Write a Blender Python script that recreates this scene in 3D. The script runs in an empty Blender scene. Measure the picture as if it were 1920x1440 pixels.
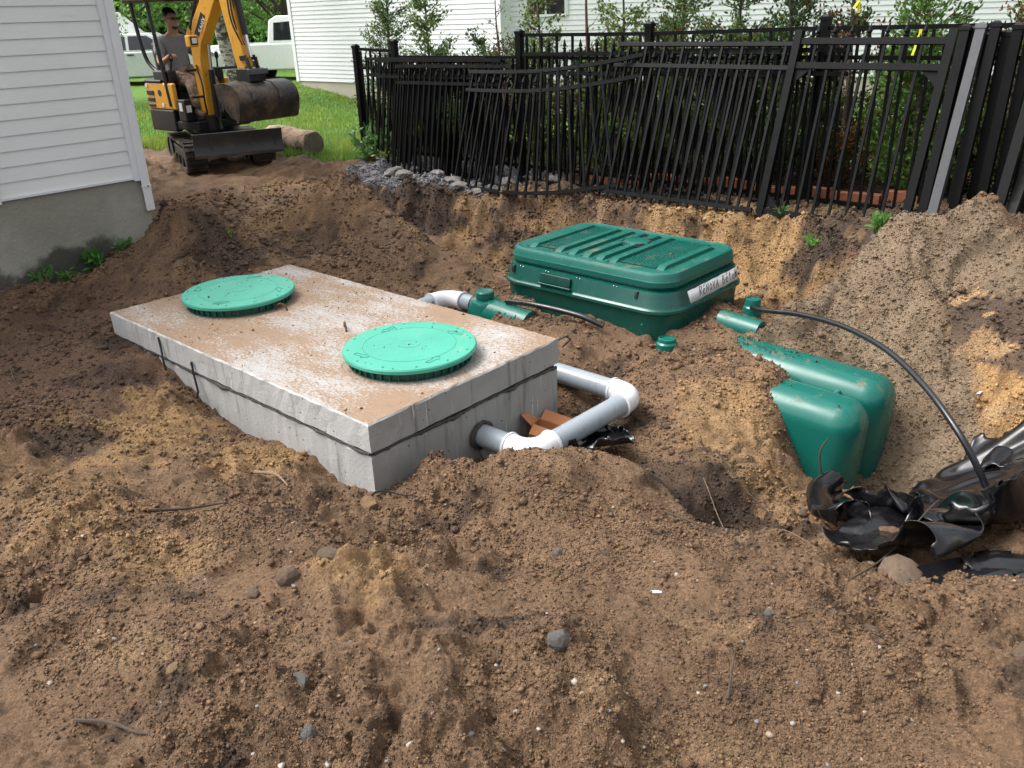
import bpy, bmesh, math, random
import numpy as np
from mathutils import Matrix, Vector
random.seed(7); rng = np.random.default_rng(11)
sc = bpy.context.scene
COL = sc.collection
R = math.radians
# ---------------------------------------------------------------- camera
TH, RHO = 0.418684, 0.0325549
CAMZ = 1.6
_r0 = Vector((1, 0, 0)); _u0 = Vector((0, math.sin(TH), math.cos(TH))); _f = Vector((0, math.cos(TH), -math.sin(TH)))
_R = _r0*math.cos(RHO) - _u0*math.sin(RHO); _U = _r0*math.sin(RHO) + _u0*math.cos(RHO)
cd = bpy.data.cameras.new("camera"); cam = bpy.data.objects.new("camera", cd); COL.objects.link(cam)
cam.matrix_world = Matrix(((_R.x, _U.x, -_f.x, 0), (_R.y, _U.y, -_f.y, 0), (_R.z, _U.z, -_f.z, CAMZ), (0, 0, 0, 1)))
cd.sensor_width = 36; cd.lens = 1564.226/1920*36; cd.clip_start = 0.05; cd.clip_end = 400
sc.camera = cam
# ---------------------------------------------------------------- sky + sun (bright overcast)
SUN_EL, SUN_AZ = R(56), R(278)      # azimuth measured from +Y towards +X
w = bpy.data.worlds.new("World"); sc.world = w; w.use_nodes = True
nt = w.node_tree; nt.nodes.clear()
sky = nt.nodes.new("ShaderNodeTexSky"); sky.sky_type = 'NISHITA'; sky.sun_disc = False
sky.sun_elevation = SUN_EL; sky.sun_rotation = SUN_AZ; sky.air_density = 1.0; sky.dust_density = 6.0; sky.ozone_density = 1.0
hs = nt.nodes.new("ShaderNodeHueSaturation"); hs.inputs['Saturation'].default_value = 0.22
bg = nt.nodes.new("ShaderNodeBackground"); bg.inputs[1].default_value = 0.15
wo = nt.nodes.new("ShaderNodeOutputWorld")
nt.links.new(sky.outputs[0], hs.inputs['Color']); nt.links.new(hs.outputs[0], bg.inputs[0]); nt.links.new(bg.outputs[0], wo.inputs[0])
sd = bpy.data.lights.new("sun", 'SUN'); sun = bpy.data.objects.new("sun", sd); COL.objects.link(sun)
sd.energy = 1.1; sd.angle = R(36); sd.color = (1, 0.97, 0.93)
_sv = Vector((math.sin(SUN_AZ)*math.cos(SUN_EL), math.cos(SUN_AZ)*math.cos(SUN_EL), math.sin(SUN_EL)))
sun.rotation_euler = _sv.to_track_quat('Z', 'Y').to_euler()
sc.view_settings.view_transform = 'Standard'; sc.view_settings.look = 'None'
sc.view_settings.gamma = 1; sc.view_settings.exposure = 1.22
sc.render.engine = 'CYCLES'
try:
    sc.cycles.max_bounces = 6; sc.cycles.diffuse_bounces = 3; sc.cycles.glossy_bounces = 3; sc.cycles.transparent_max_bounces = 6
except Exception: pass
# ---------------------------------------------------------------- helpers
EV = np.array([0.73834043, -0.67442821]); NV = np.array([0.67442821, 0.73834043])   # the plot's two directions
YAW = -0.74019276
def E2(s, t, o=(0, 0)): return (o[0]+EV[0]*s+NV[0]*t, o[1]+EV[1]*s+NV[1]*t)

def tag(o, label=None, cat=None, group=None, kind=None):
    if label: o['label'] = label
    if cat: o['category'] = cat
    if group: o['group'] = group
    if kind: o['kind'] = kind
    return o
def thing(name, label, cat, loc=(0, 0, 0), rotz=0.0, group=None, M=None):
    o = bpy.data.objects.new(name, None); COL.objects.link(o); o.empty_display_size = 0.1
    o.matrix_basis = M if M is not None else Matrix.Translation(loc) @ Matrix.Rotation(rotz, 4, 'Z')
    return tag(o, label, cat, group)
def link(name, me, parent=None):
    o = bpy.data.objects.new(name, me); COL.objects.link(o)
    if parent: o.parent = parent
    return o
def child(src_me, name, parent, M):
    o = link(name, src_me, parent); o.matrix_basis = M; return o
def copy_tree(o, parent=None):
    c = o.copy(); COL.objects.link(c)
    if parent: c.parent = parent
    for ch in o.children: copy_tree(ch, c)
    return c

class MB:
    """collects shapes, builds ONE mesh"""
    def __init__(s): s.v = []; s.f = []; s.mi = []; s.cur = 0
    def add(s, vs, fs):
        k = len(s.v); s.v += [tuple(p) for p in vs]
        for f in fs: s.f.append(tuple(i+k for i in f)); s.mi.append(s.cur)
        return s
    def box(s, c, size, M=None, taper=1.0):
        x, y, z = size[0]/2, size[1]/2, size[2]/2; t = taper
        vs = [(-x, -y, -z), (x, -y, -z), (x, y, -z), (-x, y, -z), (-x*t, -y*t, z), (x*t, -y*t, z), (x*t, y*t, z), (-x*t, y*t, z)]
        if M is not None: vs = [M @ Vector(p) for p in vs]
        vs = [(p[0]+c[0], p[1]+c[1], p[2]+c[2]) for p in vs]
        return s.add(vs, [(0, 3, 2, 1), (4, 5, 6, 7), (0, 1, 5, 4), (1, 2, 6, 5), (2, 3, 7, 6), (3, 0, 4, 7)])
    def bar(s, p0, p1, w, h=None, up=(0, 0, 1)):
        h = h or w; a = Vector(p0); b = Vector(p1); d = (b-a).normalized(); u = Vector(up)
        if abs(d.dot(u)) > .98: u = Vector((0, 1, 0)) if abs(d.y) < .9 else Vector((1, 0, 0))
        sd_ = d.cross(u).normalized(); u = sd_.cross(d).normalized()
        vs = []
        for q in (a, b):
            for i, j in ((-1, -1), (1, -1), (1, 1), (-1, 1)): vs.append(q+sd_*(i*w/2)+u*(j*h/2))
        return s.add(vs, [(0, 3, 2, 1), (4, 5, 6, 7), (0, 1, 5, 4), (1, 2, 6, 5), (2, 3, 7, 6), (3, 0, 4, 7)])
    def tube(s, path, r, seg=12, cap=True):
        path = [Vector(p) for p in path]; n = len(path); rr = r if hasattr(r, '__len__') else [r]*n
        vs = []; fs = []; prev = None
        for i, p in enumerate(path):
            d = (path[min(i+1, n-1)]-path[max(i-1, 0)]).normalized()
            if prev is None:
                u = Vector((0, 0, 1)) if abs(d.z) < .9 else Vector((1, 0, 0)); a = d.cross(u).normalized()
            else: a = (prev - d*prev.dot(d)).normalized()
            prev = a; b = d.cross(a)
            for k in range(seg):
                t = 2*math.pi*k/seg; vs.append(p+(a*math.cos(t)+b*math.sin(t))*rr[i])
        for i in range(n-1):
            for k in range(seg):
                k2 = (k+1) % seg; fs.append((i*seg+k, i*seg+k2, (i+1)*seg+k2, (i+1)*seg+k))
        if cap: fs.append(tuple(range(seg-1, -1, -1))); fs.append(tuple(range((n-1)*seg, n*seg)))
        return s.add(vs, fs)
    def cyl(s, p0, p1, r0, r1=None, seg=16): return s.tube([p0, p1], [r0, r0 if r1 is None else r1], seg)
    def prism(s, poly, axis_vec, o=(0, 0, 0)):
        """poly: 3D points (closed), extruded by axis_vec"""
        n = len(poly); a = [Vector(p)+Vector(o) for p in poly]; b = [p+Vector(axis_vec) for p in a]
        return s.add(a+b, [tuple(range(n-1, -1, -1)), tuple(range(n, 2*n))]+[(i, (i+1) % n, n+(i+1) % n, n+i) for i in range(n)])
    def lathe(s, prof, c, seg=24, cap=True):
        vs = []; fs = []; n = len(prof)
        for r, z in prof:
            for k in range(seg):
                t = 2*math.pi*k/seg; vs.append((c[0]+r*math.cos(t), c[1]+r*math.sin(t), c[2]+z))
        for i in range(n-1):
            for k in range(seg):
                k2 = (k+1) % seg; fs.append((i*seg+k, i*seg+k2, (i+1)*seg+k2, (i+1)*seg+k))
        if cap: fs.append(tuple(range(seg-1, -1, -1))); fs.append(tuple(range((n-1)*seg, n*seg)))
        return s.add(vs, fs)
    def xf(s, M): s.v = [tuple(M @ Vector(p)) for p in s.v]; return s
    def mesh(s, name, mat, smooth=False):
        me = bpy.data.meshes.new(name); me.from_pydata(s.v, [], s.f)
        mats = mat if isinstance(mat, (list, tuple)) else [mat]
        for m in mats: me.materials.append(m)
        if len(mats) > 1: me.polygons.foreach_set('material_index', s.mi)
        if smooth:
            me.polygons.foreach_set('use_smooth', [True]*len(me.polygons))
        me.update()
        bm = bmesh.new(); bm.from_mesh(me); bmesh.ops.recalc_face_normals(bm, faces=bm.faces); bm.to_mesh(me); bm.free()
        if smooth: 
            try: me.set_sharp_from_angle(angle=R(38 if smooth is True else smooth))
            except Exception: pass
        return me
    def build(s, name, mat, parent=None, smooth=False, bevel=0, seg=2, world=False):
        o = link(name, s.mesh(name, mat, smooth), parent)
        if world and parent: o.matrix_parent_inverse = parent.matrix_basis.inverted()
        if bevel:
            m = o.modifiers.new('bevel', 'BEVEL'); m.width = bevel; m.segments = seg; m.limit_method = 'ANGLE'; m.angle_limit = R(35)
            for p in o.data.polygons: p.use_smooth = True
            m2 = o.modifiers.new('wn', 'WEIGHTED_NORMAL'); m2.keep_sharp = True
        return o
# ---------------------------------------------------------------- noise
def _hash(ix, iy, seed):
    h = (ix.astype(np.int64)*374761393 + iy.astype(np.int64)*668265263 + seed*982451653) & 0x7fffffff
    h = ((h ^ (h >> 13))*1274126177) & 0x7fffffff
    return (h ^ (h >> 16)) & 0xffff
def pn(x, y, seed=0):
    ix = np.floor(x); iy = np.floor(y); fx = x-ix; fy = y-iy; ix = ix.astype(np.int64); iy = iy.astype(np.int64)
    u = fx*fx*fx*(fx*(fx*6-15)+10); v = fy*fy*fy*(fy*(fy*6-15)+10)
    def g(dx, dy):
        a = _hash(ix+dx, iy+dy, seed)*(2*math.pi/65536.0)
        return np.cos(a)*(fx-dx)+np.sin(a)*(fy-dy)
    a = g(0, 0); b = g(1, 0); c = g(0, 1); d = g(1, 1)
    return 1.4*((a*(1-u)+b*u)*(1-v)+(c*(1-u)+d*u)*v)
def pnr(x, y, seed=0):
    a = .6+seed*1.7; c, s_ = math.cos(a), math.sin(a); return pn(x*c-y*s_, x*s_+y*c, seed)
def fbm(x, y, seed=0, oct=4, gain=.5):
    s = 0; a = 1; f = 1
    for i in range(oct): s = s+a*pn(x*f, y*f, seed+i*17); a *= gain; f *= 2.03
    return s
def worley(x, y, seed=0):
    ix = np.floor(x).astype(np.int64); iy = np.floor(y).astype(np.int64); best = np.full(x.shape, 9.0); rid = np.zeros(x.shape)
    for dx in (-1, 0, 1):
        for dy in (-1, 0, 1):
            h = _hash(ix+dx, iy+dy, seed); h2 = _hash(ix+dx, iy+dy, seed+7); d = (ix+dx+h/65536.0-x)**2+(iy+dy+h2/65536.0-y)**2
            m = d < best; best = np.where(m, d, best); rid = np.where(m, ((h*31+h2) & 1023)/1023.0, rid)
    return np.sqrt(best), rid
def sst(a, b, x):
    t = np.clip((x-a)/(b-a), 0, 1); return t*t*(3-2*t)
# ---------------------------------------------------------------- materials
class NT:
    def __init__(s, name):
        s.m = bpy.data.materials.new(name); s.m.use_nodes = True; s.t = s.m.node_tree; s.t.nodes.clear()
        s.out = s.n("ShaderNodeOutputMaterial"); s.p = s.n("ShaderNodeBsdfPrincipled"); s.l(s.p.outputs[0], s.out.inputs[0])
        s.tc = s.n("ShaderNodeTexCoord").outputs['Object']
    def n(s, k, **kw):
        o = s.t.nodes.new(k)
        for a, v in kw.items(): setattr(o, a, v)
        return o
    def l(s, a, b): s.t.links.new(a, b)
    def set(s, **kw):
        for k, v in kw.items():
            k = {'rough': 'Roughness', 'base': 'Base Color', 'metal': 'Metallic', 'spec': 'Specular IOR Level', 'coat': 'Coat Weight', 'coatr': 'Coat Roughness', 'ior': 'IOR', 'sub': 'Subsurface Weight', 'trans': 'Transmission Weight'}[k]
            i = s.p.inputs[k]
            if hasattr(v, 'is_linked') or hasattr(v, 'links'): s.l(v, i)
            else: i.default_value = (*v, 1) if k == 'Base Color' else v
        return s
    def mapd(s, scale=(1, 1, 1), rot=(0, 0, 0)):
        m = s.n("ShaderNodeMapping"); m.inputs['Scale'].default_value = scale; m.inputs['Rotation'].default_value = rot; s.l(s.tc, m.inputs[0]); return m.outputs[0]
    def noise(s, scale, detail=5, rough=.6, vec=None, dist=0):
        o = s.n("ShaderNodeTexNoise"); o.inputs['Scale'].default_value = scale; o.inputs['Detail'].default_value = detail; o.inputs['Roughness'].default_value = rough; o.inputs['Distortion'].default_value = dist
        s.l(vec or s.tc, o.inputs['Vector']); return o.outputs['Fac']
    def vor(s, scale, feat='F1', vec=None, rnd=1):
        o = s.n("ShaderNodeTexVoronoi"); o.feature = feat; o.inputs['Scale'].default_value = scale; o.inputs['Randomness'].default_value = rnd; s.l(vec or s.tc, o.inputs['Vector']); return o.outputs['Distance']
    def ramp(s, f, a, b, ca=0.0, cb=1.0):
        o = s.n("ShaderNodeMapRange"); o.interpolation_type = 'SMOOTHSTEP'
        for k, v in zip(('From Min', 'From Max', 'To Min', 'To Max'), (a, b, ca, cb)): o.inputs[k].default_value = v
        s.l(f, o.inputs['Value']); return o.outputs[0]
    def mix(s, f, a, b, mode='MIX'):
        o = s.n("ShaderNodeMix"); o.data_type = 'RGBA'; o.blend_type = mode
        if hasattr(f, 'links'): s.l(f, o.inputs[0])
        else: o.inputs[0].default_value = f
        for k, v in ((6, a), (7, b)):
            if hasattr(v, 'links'): s.l(v, o.inputs[k])
            else: o.inputs[k].default_value = (*v, 1)
        return o.outputs[2]
    def mul(s, a, b, op='MULTIPLY'):
        o = s.n("ShaderNodeMath"); o.operation = op
        for k, v in ((0, a), (1, b)):
            if hasattr(v, 'links'): s.l(v, o.inputs[k])
            else: o.inputs[k].default_value = v
        return o.outputs[0]
    def val(s, col, f, lo, hi):
        """scale a colour by a grey range driven by f"""
        o = s.n("ShaderNodeMapRange"); o.inputs['To Min'].default_value = lo; o.inputs['To Max'].default_value = hi; o.inputs['From Min'].default_value = .25; o.inputs['From Max'].default_value = .75; s.l(f, o.inputs[0])
        c = s.n("ShaderNodeCombineColor")
        for i in range(3): s.l(o.outputs[0], c.inputs[i])
        return s.mix(1.0, col, c.outputs[0], 'MULTIPLY')
    def attr(s, nm='Col'):
        o = s.n("ShaderNodeAttribute"); o.attribute_name = nm; return o.outputs['Color']
    def bump(s, h, dist=.01, strength=1.0, nrm=None):
        o = s.n("ShaderNodeBump"); o.inputs['Distance'].default_value = dist; o.inputs['Strength'].default_value = strength
        s.l(h, o.inputs['Height'])
        if nrm: s.l(nrm, o.inputs['Normal'])
        s.l(o.outputs[0], s.p.inputs['Normal']); return o.outputs[0]
    def sepz(s, k='Z', src='Object'):
        o = s.n("ShaderNodeSeparateXYZ"); s.l(s.tc, o.inputs[0]); return o.outputs[k]
    def geo_up(s):
        g = s.n("ShaderNodeNewGeometry"); o = s.n("ShaderNodeSeparateXYZ"); s.l(g.outputs['Normal'], o.inputs[0]); return o.outputs['Z']

def simple(name, base, rough=.5, metal=0, var=.15, vs=12, bs=0, bd=.002, spec=.5, dirt=None, dscale=6, dth=(.5, .7), coat=0):
    t = NT(name); c = base
    c = t.val(t.mix(0, base, base), t.noise(vs, 6), 1-var, 1+var)
    if dirt: c = t.mix(t.ramp(t.noise(dscale, 8, .65), *dth), c, dirt)
    t.set(base=c, rough=t.ramp(t.noise(vs*2, 4), .3, .7, max(rough-.08, .02), min(rough+.08, 1)), metal=metal, spec=spec, coat=coat)
    if bs: t.bump(t.noise(bs, 6), bd)
    return t.m

def soil_mat(name, bscale=1.0, rough=.93, grain=1.0):
    t = NT(name); c = t.attr()
    c = t.val(c, t.noise(7, 6, .6), .82, 1.18)
    c = t.val(c, t.noise(60, 4, .7), 1-.38*grain, 1+.38*grain)
    c = t.val(c, t.noise(260, 3, .7), 1-.30*grain, 1+.30*grain)
    c = t.val(c, t.noise(115, 2, .8), 1-.42*grain, 1+.42*grain)
    sp = t.ramp(t.vor(140), .0, .17, 1, 0)                                   # pale grit grains
    c = t.mix(t.mul(sp, .30*grain), c, (.42, .36, .29))
    t.set(base=c, rough=t.ramp(t.noise(3, 4), .35, .65, rough-.22, rough), spec=.25)
    h = t.mul(t.mul(t.noise(70, 6, .75), .8), t.mul(t.noise(220, 4, .75), .5), 'ADD')
    h = t.mul(h, t.mul(t.vor(70), -.35), 'ADD')
    t.bump(h, .014*bscale, 1.0)
    return t.m

M = {}
M['soil'] = soil_mat('brown_soil')
M['sand'] = soil_mat('grey_sand', .75, .95, .8)
M['clod'] = soil_mat('soil_clod', .5)
M['gravel'] = soil_mat('gravel_bed', 1.3, .9, 1.4)

t = NT('lawn_soil'); c = t.mix(t.noise(3, 6), (.09, .17, .035), (.13, .24, .045)); c = t.val(c, t.noise(45, 6, .7), .6, 1.4); t.set(base=c, rough=.9, spec=.2); t.bump(t.noise(60, 6, .7), .03); M['lawn'] = t.m
t = NT('grass_blade'); c = t.val(t.attr(), t.noise(2, 3), .85, 1.15); t.set(base=c, rough=.5, spec=.3); M['grass'] = t.m
t = NT('leaf'); c = t.attr(); t.set(base=c, rough=.5, spec=.3, trans=0); M['leaf'] = t.m
def leaf_translucent(m):
    tt = m.node_tree; p = [n for n in tt.nodes if n.type == 'BSDF_PRINCIPLED'][0]; out = [n for n in tt.nodes if n.type == 'OUTPUT_MATERIAL'][0]
    tr = tt.nodes.new('ShaderNodeBsdfTranslucent'); mx = tt.nodes.new('ShaderNodeMixShader'); mx.inputs[0].default_value = .35
    at = tt.nodes.new('ShaderNodeAttribute'); at.attribute_name = 'Col'
    tt.links.new(at.outputs['Color'], tr.inputs[0]); tt.links.new(p.outputs[0], mx.inputs[1]); tt.links.new(tr.outputs[0], mx.inputs[2]); tt.links.new(mx.outputs[0], out.inputs[0])
leaf_translucent(M['leaf']); leaf_translucent(M['grass'])

# concrete slab: top lies under blown sand, sides are bare grey with pinholes and drips
t = NT('concrete_sandy_top')
bare = t.mix(t.noise(9, 6), (.30, .29, .28), (.43, .42, .405)); sand = t.mix(t.noise(14, 5), (.215, .145, .095), (.30, .205, .135))
strk = t.mapd((1.6, 5.0, 1), (0, 0, .25))
m1 = t.mul(t.mul(t.noise(1.5, 3, .5), .62), t.mul(t.noise(1.1, 5, .65, strk), .55), 'ADD')
fl = t.mul(t.noise(40, 5, .8, t.mapd((1, 1.8, 1), (0, 0, .5))), .95)
c = t.mix(t.ramp(t.mul(m1, fl, 'ADD'), .93, 1.09), bare, sand)
c = t.mix(t.ramp(t.noise(90, 3), .68, .74), c, (.12, .08, .055)); t.set(base=c, rough=.85, spec=.3)
t.bump(t.noise(120, 5, .7), .004); M['slab_top'] = t.m
def concrete(name, a, b, stain):
    t = NT(name); st = t.mapd((7, 7, .7))
    c = t.mix(t.noise(5, 7, .6), a, b); c = t.mix(t.ramp(t.noise(3.2, 5, .6, st), .52, .72, 0, .75), c, stain)
    c = t.mix(t.ramp(t.noise(6.0, 3, .5, t.mapd((9, 9, .5))), .66, .72, 0, .6), c, (.62, .62, .61))
    c = t.mix(t.ramp(t.vor(16), .045, .09, .9, 0), c, (.05, .045, .04)); c = t.mix(t.ramp(t.vor(5.3), .035, .055, .9, 0), c, (.06, .05, .04))
    t.set(base=c, rough=.72, spec=.35); h = t.mul(t.noise(60, 5, .7), t.ramp(t.vor(16), .03, .1), 'ADD'); t.bump(h, .004); return t.m
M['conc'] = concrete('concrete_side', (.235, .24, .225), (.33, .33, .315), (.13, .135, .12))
M['conc_lit'] = concrete('concrete_lit_side', (.34, .34, .33), (.50, .50, .49), (.22, .22, .21))  # same concrete painted paler for the long side that faces the light
M['mortar'] = simple('joint_sealant', (.045, .04, .036), .8, var=.4, vs=30, bs=60, bd=.01)
t = NT('foundation_parge'); st = t.mapd((1.2, 1.2, 2.2))
c = t.mix(t.noise(1.7, 6, .6, st), (.21, .207, .17), (.33, .32, .265)); c = t.mix(t.ramp(t.noise(1.1, 5), .48, .68), c, (.36, .35, .30))
c = t.mix(t.ramp(t.mul(t.sepz(), t.mul(t.noise(2.3, 5), .75), 'SUBTRACT'), -.40, -.30, .9, 0), c, (.055, .053, .045))
t.set(base=c, rough=.85, spec=.25); t.bump(t.noise(35, 6), .006); M['found'] = t.m
M['found_far'] = simple('foundation_beige', (.42, .38, .31), .85, var=.08, vs=2)
def siding(name, base, amt=.05):
    t = NT(name); c = t.val(t.mix(0, base, base), t.noise(1.6, 5), 1-amt, 1+amt)
    c = t.mix(t.ramp(t.noise(4, 6, .7, t.mapd((1, 1, 5))), .56, .8, 0, .4), c, (.50, .49, .42)); c = t.mix(t.ramp(t.vor(2.3), .006, .013, .8, 0), c, (.12, .11, .1))
    t.set(base=c, rough=.42, spec=.4); t.bump(t.noise(220, 2, .5, t.mapd((.12, .12, 1))), .0012); return t.m
M['siding'] = siding('vinyl_siding', (.74, .745, .73)); M['siding_far'] = siding('vinyl_siding_white', (.70, .71, .74), .03)
M['trim'] = simple('white_aluminium_trim', (.70, .71, .72), .38, var=.04, vs=3, dirt=(.34, .34, .30), dscale=5, dth=(.62, .85))
# green plastics
def plastic(name, base, rough, dust=None, dth=(.55, .75), dsc=9, bs=0, coat=0):
    t = NT(name); c = t.val(t.mix(0, base, base), t.noise(4, 4), .92, 1.08); r = t.ramp(t.noise(6, 5), .3, .7, rough, rough+.14)
    if dust:
        f = t.mul(t.ramp(t.noise(dsc, 8, .72), *dth), t.ramp(t.geo_up(), .55, .95)); c = t.mix(f, c, dust); rr = t.n("ShaderNodeMix"); t.l(f, rr.inputs[0]); t.l(r, rr.inputs[2]); rr.inputs[3].default_value = .85; r = rr.outputs[0]
    t.set(base=c, rough=r, spec=.5, coat=coat)
    if bs: t.bump(t.noise(bs, 4), .0012)
    return t.m
M['lid_green'] = plastic('light_green_plastic', (.050, .33, .235), .34, (.26, .30, .24), (.58, .80), 6, 260)
M['lid_line'] = simple('lid_moulded_line', (.025, .22, .15), .5)
M['lid_dark'] = plastic('dark_green_ribbing', (.012, .075, .055), .45, (.12, .09, .06), (.5, .7), 14)
M['green'] = plastic('green_polyethylene', (.0025, .062, .047), .20, (.17, .115, .07), (.66, .8), 10)
M['green_top'] = plastic('green_lid_plastic', (.005, .105, .080), .25, (.17, .125, .08), (.50, .80), 5, 300)
M['green_tank'] = plastic('green_tank_shell', (.004, .108, .085), .20, (.17, .11, .066), (.55, .70), 9)
M['pvc'] = simple('grey_pvc', (.25, .285, .315), .32, var=.05, vs=5, dirt=(.28, .22, .16), dscale=5, dth=(.66, .85))
M['pvc_white'] = simple('white_pvc', (.60, .605, .62), .28, var=.03, vs=5, dirt=(.36, .29, .2), dscale=7, dth=(.68, .85))
M['rubber'] = simple('black_rubber', (.012, .012, .013), .45)
M['hose'] = simple('black_polyethylene_hose', (.010, .011, .013), .26, var=.1)
t = NT('black_poly_sheet'); c = t.mix(t.ramp(t.noise(4, 7, .7), .60, .80, 0, .5), (.004, .004, .005), (.10, .075, .05)); t.set(base=c, rough=t.ramp(t.noise(5, 5), .35, .7, .08, .30), spec=.5); M['poly'] = t.m
M['poly_matt'] = simple('dusty_black_poly', (.006, .006, .007), .24, var=.3, vs=8, spec=.45, dirt=(.085, .062, .042), dscale=6, dth=(.56, .74))
M['fence'] = simple('black_powder_coat', (.004, .0042, .0046), .45, var=.15, vs=6, spec=.15, dirt=(.05, .04, .03), dscale=8, dth=(.7, .85))
M['post_grey'] = simple('grey_post_face', (.055, .057, .062), .4, var=.15, vs=10, dirt=(.035, .034, .035), dscale=4, dth=(.5, .7))  # paler grey than the other posts, with darker patches
M['rust'] = simple('rusty_rebar', (.10, .045, .022), .85, var=.3, vs=60)
M['card'] = simple('orange_cardboard', (.42, .17, .065), .75, var=.1, vs=8)
M['stone'] = simple('stone', (.165, .112, .072), .8, var=.35, vs=9, bs=40, bd=.01)
M['stone_grey'] = simple('grey_stone', (.175, .162, .148), .75, var=.25, vs=9, bs=40, bd=.01)
M['stone_ochre'] = simple('ochre_stone', (.40, .26, .13), .9, var=.3, vs=14, bs=50, bd=.02)
M['brick'] = simple('terracotta_brick', (.36, .13, .07), .85, var=.2, vs=20, bs=70, bd=.004)
M['twig'] = simple('twig_bark', (.05, .034, .025), .85, var=.3, vs=40)
M['twig_pale'] = simple('pale_root', (.20, .14, .09), .8, var=.2, vs=40)
M['bark'] = simple('bark', (.075, .058, .045), .9, var=.35, vs=25, bs=50, bd=.02)
M['bark_red'] = simple('reddish_bark', (.10, .045, .035), .9, var=.3, vs=25)
t = NT('birch_bark'); c = t.mix(t.ramp(t.noise(5, 6, .7, t.mapd((1, 1, 2.2))), .45, .56), (.34, .31, .27), (.05, .045, .04)); t.set(base=c, rough=.85); M['birch'] = t.m
t = NT('log_bark'); c = t.mix(t.ramp(t.noise(4, 7, .7), .42, .6), (.36, .25, .17), (.13, .095, .07)); t.set(base=c, rough=.9); t.bump(t.noise(22, 6), .03); M['log'] = t.m
M['log_end'] = simple('log_end_wood', (.15, .125, .10), .9, var=.45, vs=14, bs=30, bd=.02)
# machine
M['yellow'] = simple('yellow_paint', (.74, .36, .03), .34, var=.06, vs=5, dirt=(.20, .12, .05), dscale=6, dth=(.64, .85), coat=.3)
M['mblack'] = simple('machine_black', (.012, .012, .014), .4, var=.25, vs=6, dirt=(.06, .045, .032), dscale=5, dth=(.6, .8))
M['steel'] = simple('worn_steel', (.20, .20, .21), .35, metal=.8, var=.2, vs=10)
M['blade'] = simple('dozer_blade_paint', (.035, .037, .042), .36, var=.25, vs=8, dirt=(.085, .055, .035), dscale=4, dth=(.54, .72))
M['bucket'] = simple('muddy_bucket_steel', (.028, .022, .019), .38, var=.4, vs=7, dirt=(.11, .07, .042), dscale=4.5, dth=(.44, .66), bs=30, bd=.008)
M['track'] = simple('rubber_track', (.028, .025, .023), .8, var=.3, vs=9, dirt=(.115, .075, .048), dscale=5, dth=(.42, .6), bs=25, bd=.012)
M['chrome'] = simple('chrome_rod', (.6, .6, .62), .15, metal=1)
M['glass_dark'] = simple('dark_window_glass', (.012, .014, .016), .06, spec=.8)
M['lamp'] = simple('work_lamp_lens', (.75, .77, .78), .12)
M['sticker'] = simple('white_sticker', (.72, .72, .72), .5, var=.05)
M['white'] = simple('white_print', (.8, .8, .8), .5, var=.02)
M['inkblack'] = simple('black_marker', (.008, .008, .01), .5, var=.1)
M['black_print'] = simple('black_print', (.01, .01, .012), .45)
M['red'] = simple('red_paint', (.55, .02, .02), .4)
M['orange_red'] = simple('orange_red_paint', (.50, .085, .045), .35)
M['carpaint'] = simple('white_car_paint', (.74, .77, .77), .22, var=.03, coat=.6)
M['carpaint2'] = simple('silver_car_paint', (.60, .62, .64), .25, var=.03, coat=.6)
M['tyre'] = simple('tyre_rubber', (.018, .018, .018), .8)
M['tape'] = simple('white_masking_tape', (.74, .745, .75), .5, var=.05, vs=14, dirt=(.45, .40, .33), dscale=9, dth=(.66, .85))
# person
M['skin'] = simple('skin', (.42, .235, .165), .55, var=.08, vs=9)
M['shirt'] = simple('grey_shirt', (.235, .24, .255), .85, var=.08, vs=14, bs=30, bd=.01)
M['hair'] = simple('black_hair', (.012, .010, .010), .6, var=.3, vs=60)
t = NT('camouflage_trousers'); c = t.mix(t.ramp(t.noise(9, 3), .45, .52), (.36, .27, .20), (.20, .14, .10)); c = t.mix(t.ramp(t.noise(13, 3), .56, .6), c, (.50, .42, .34)); t.set(base=c, rough=.9); M['camo'] = t.m
M['boot'] = simple('boot_leather', (.07, .045, .03), .7)
M['clear'] = simple('clear_plastic_scrap', (.62, .64, .66), .15)
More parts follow.
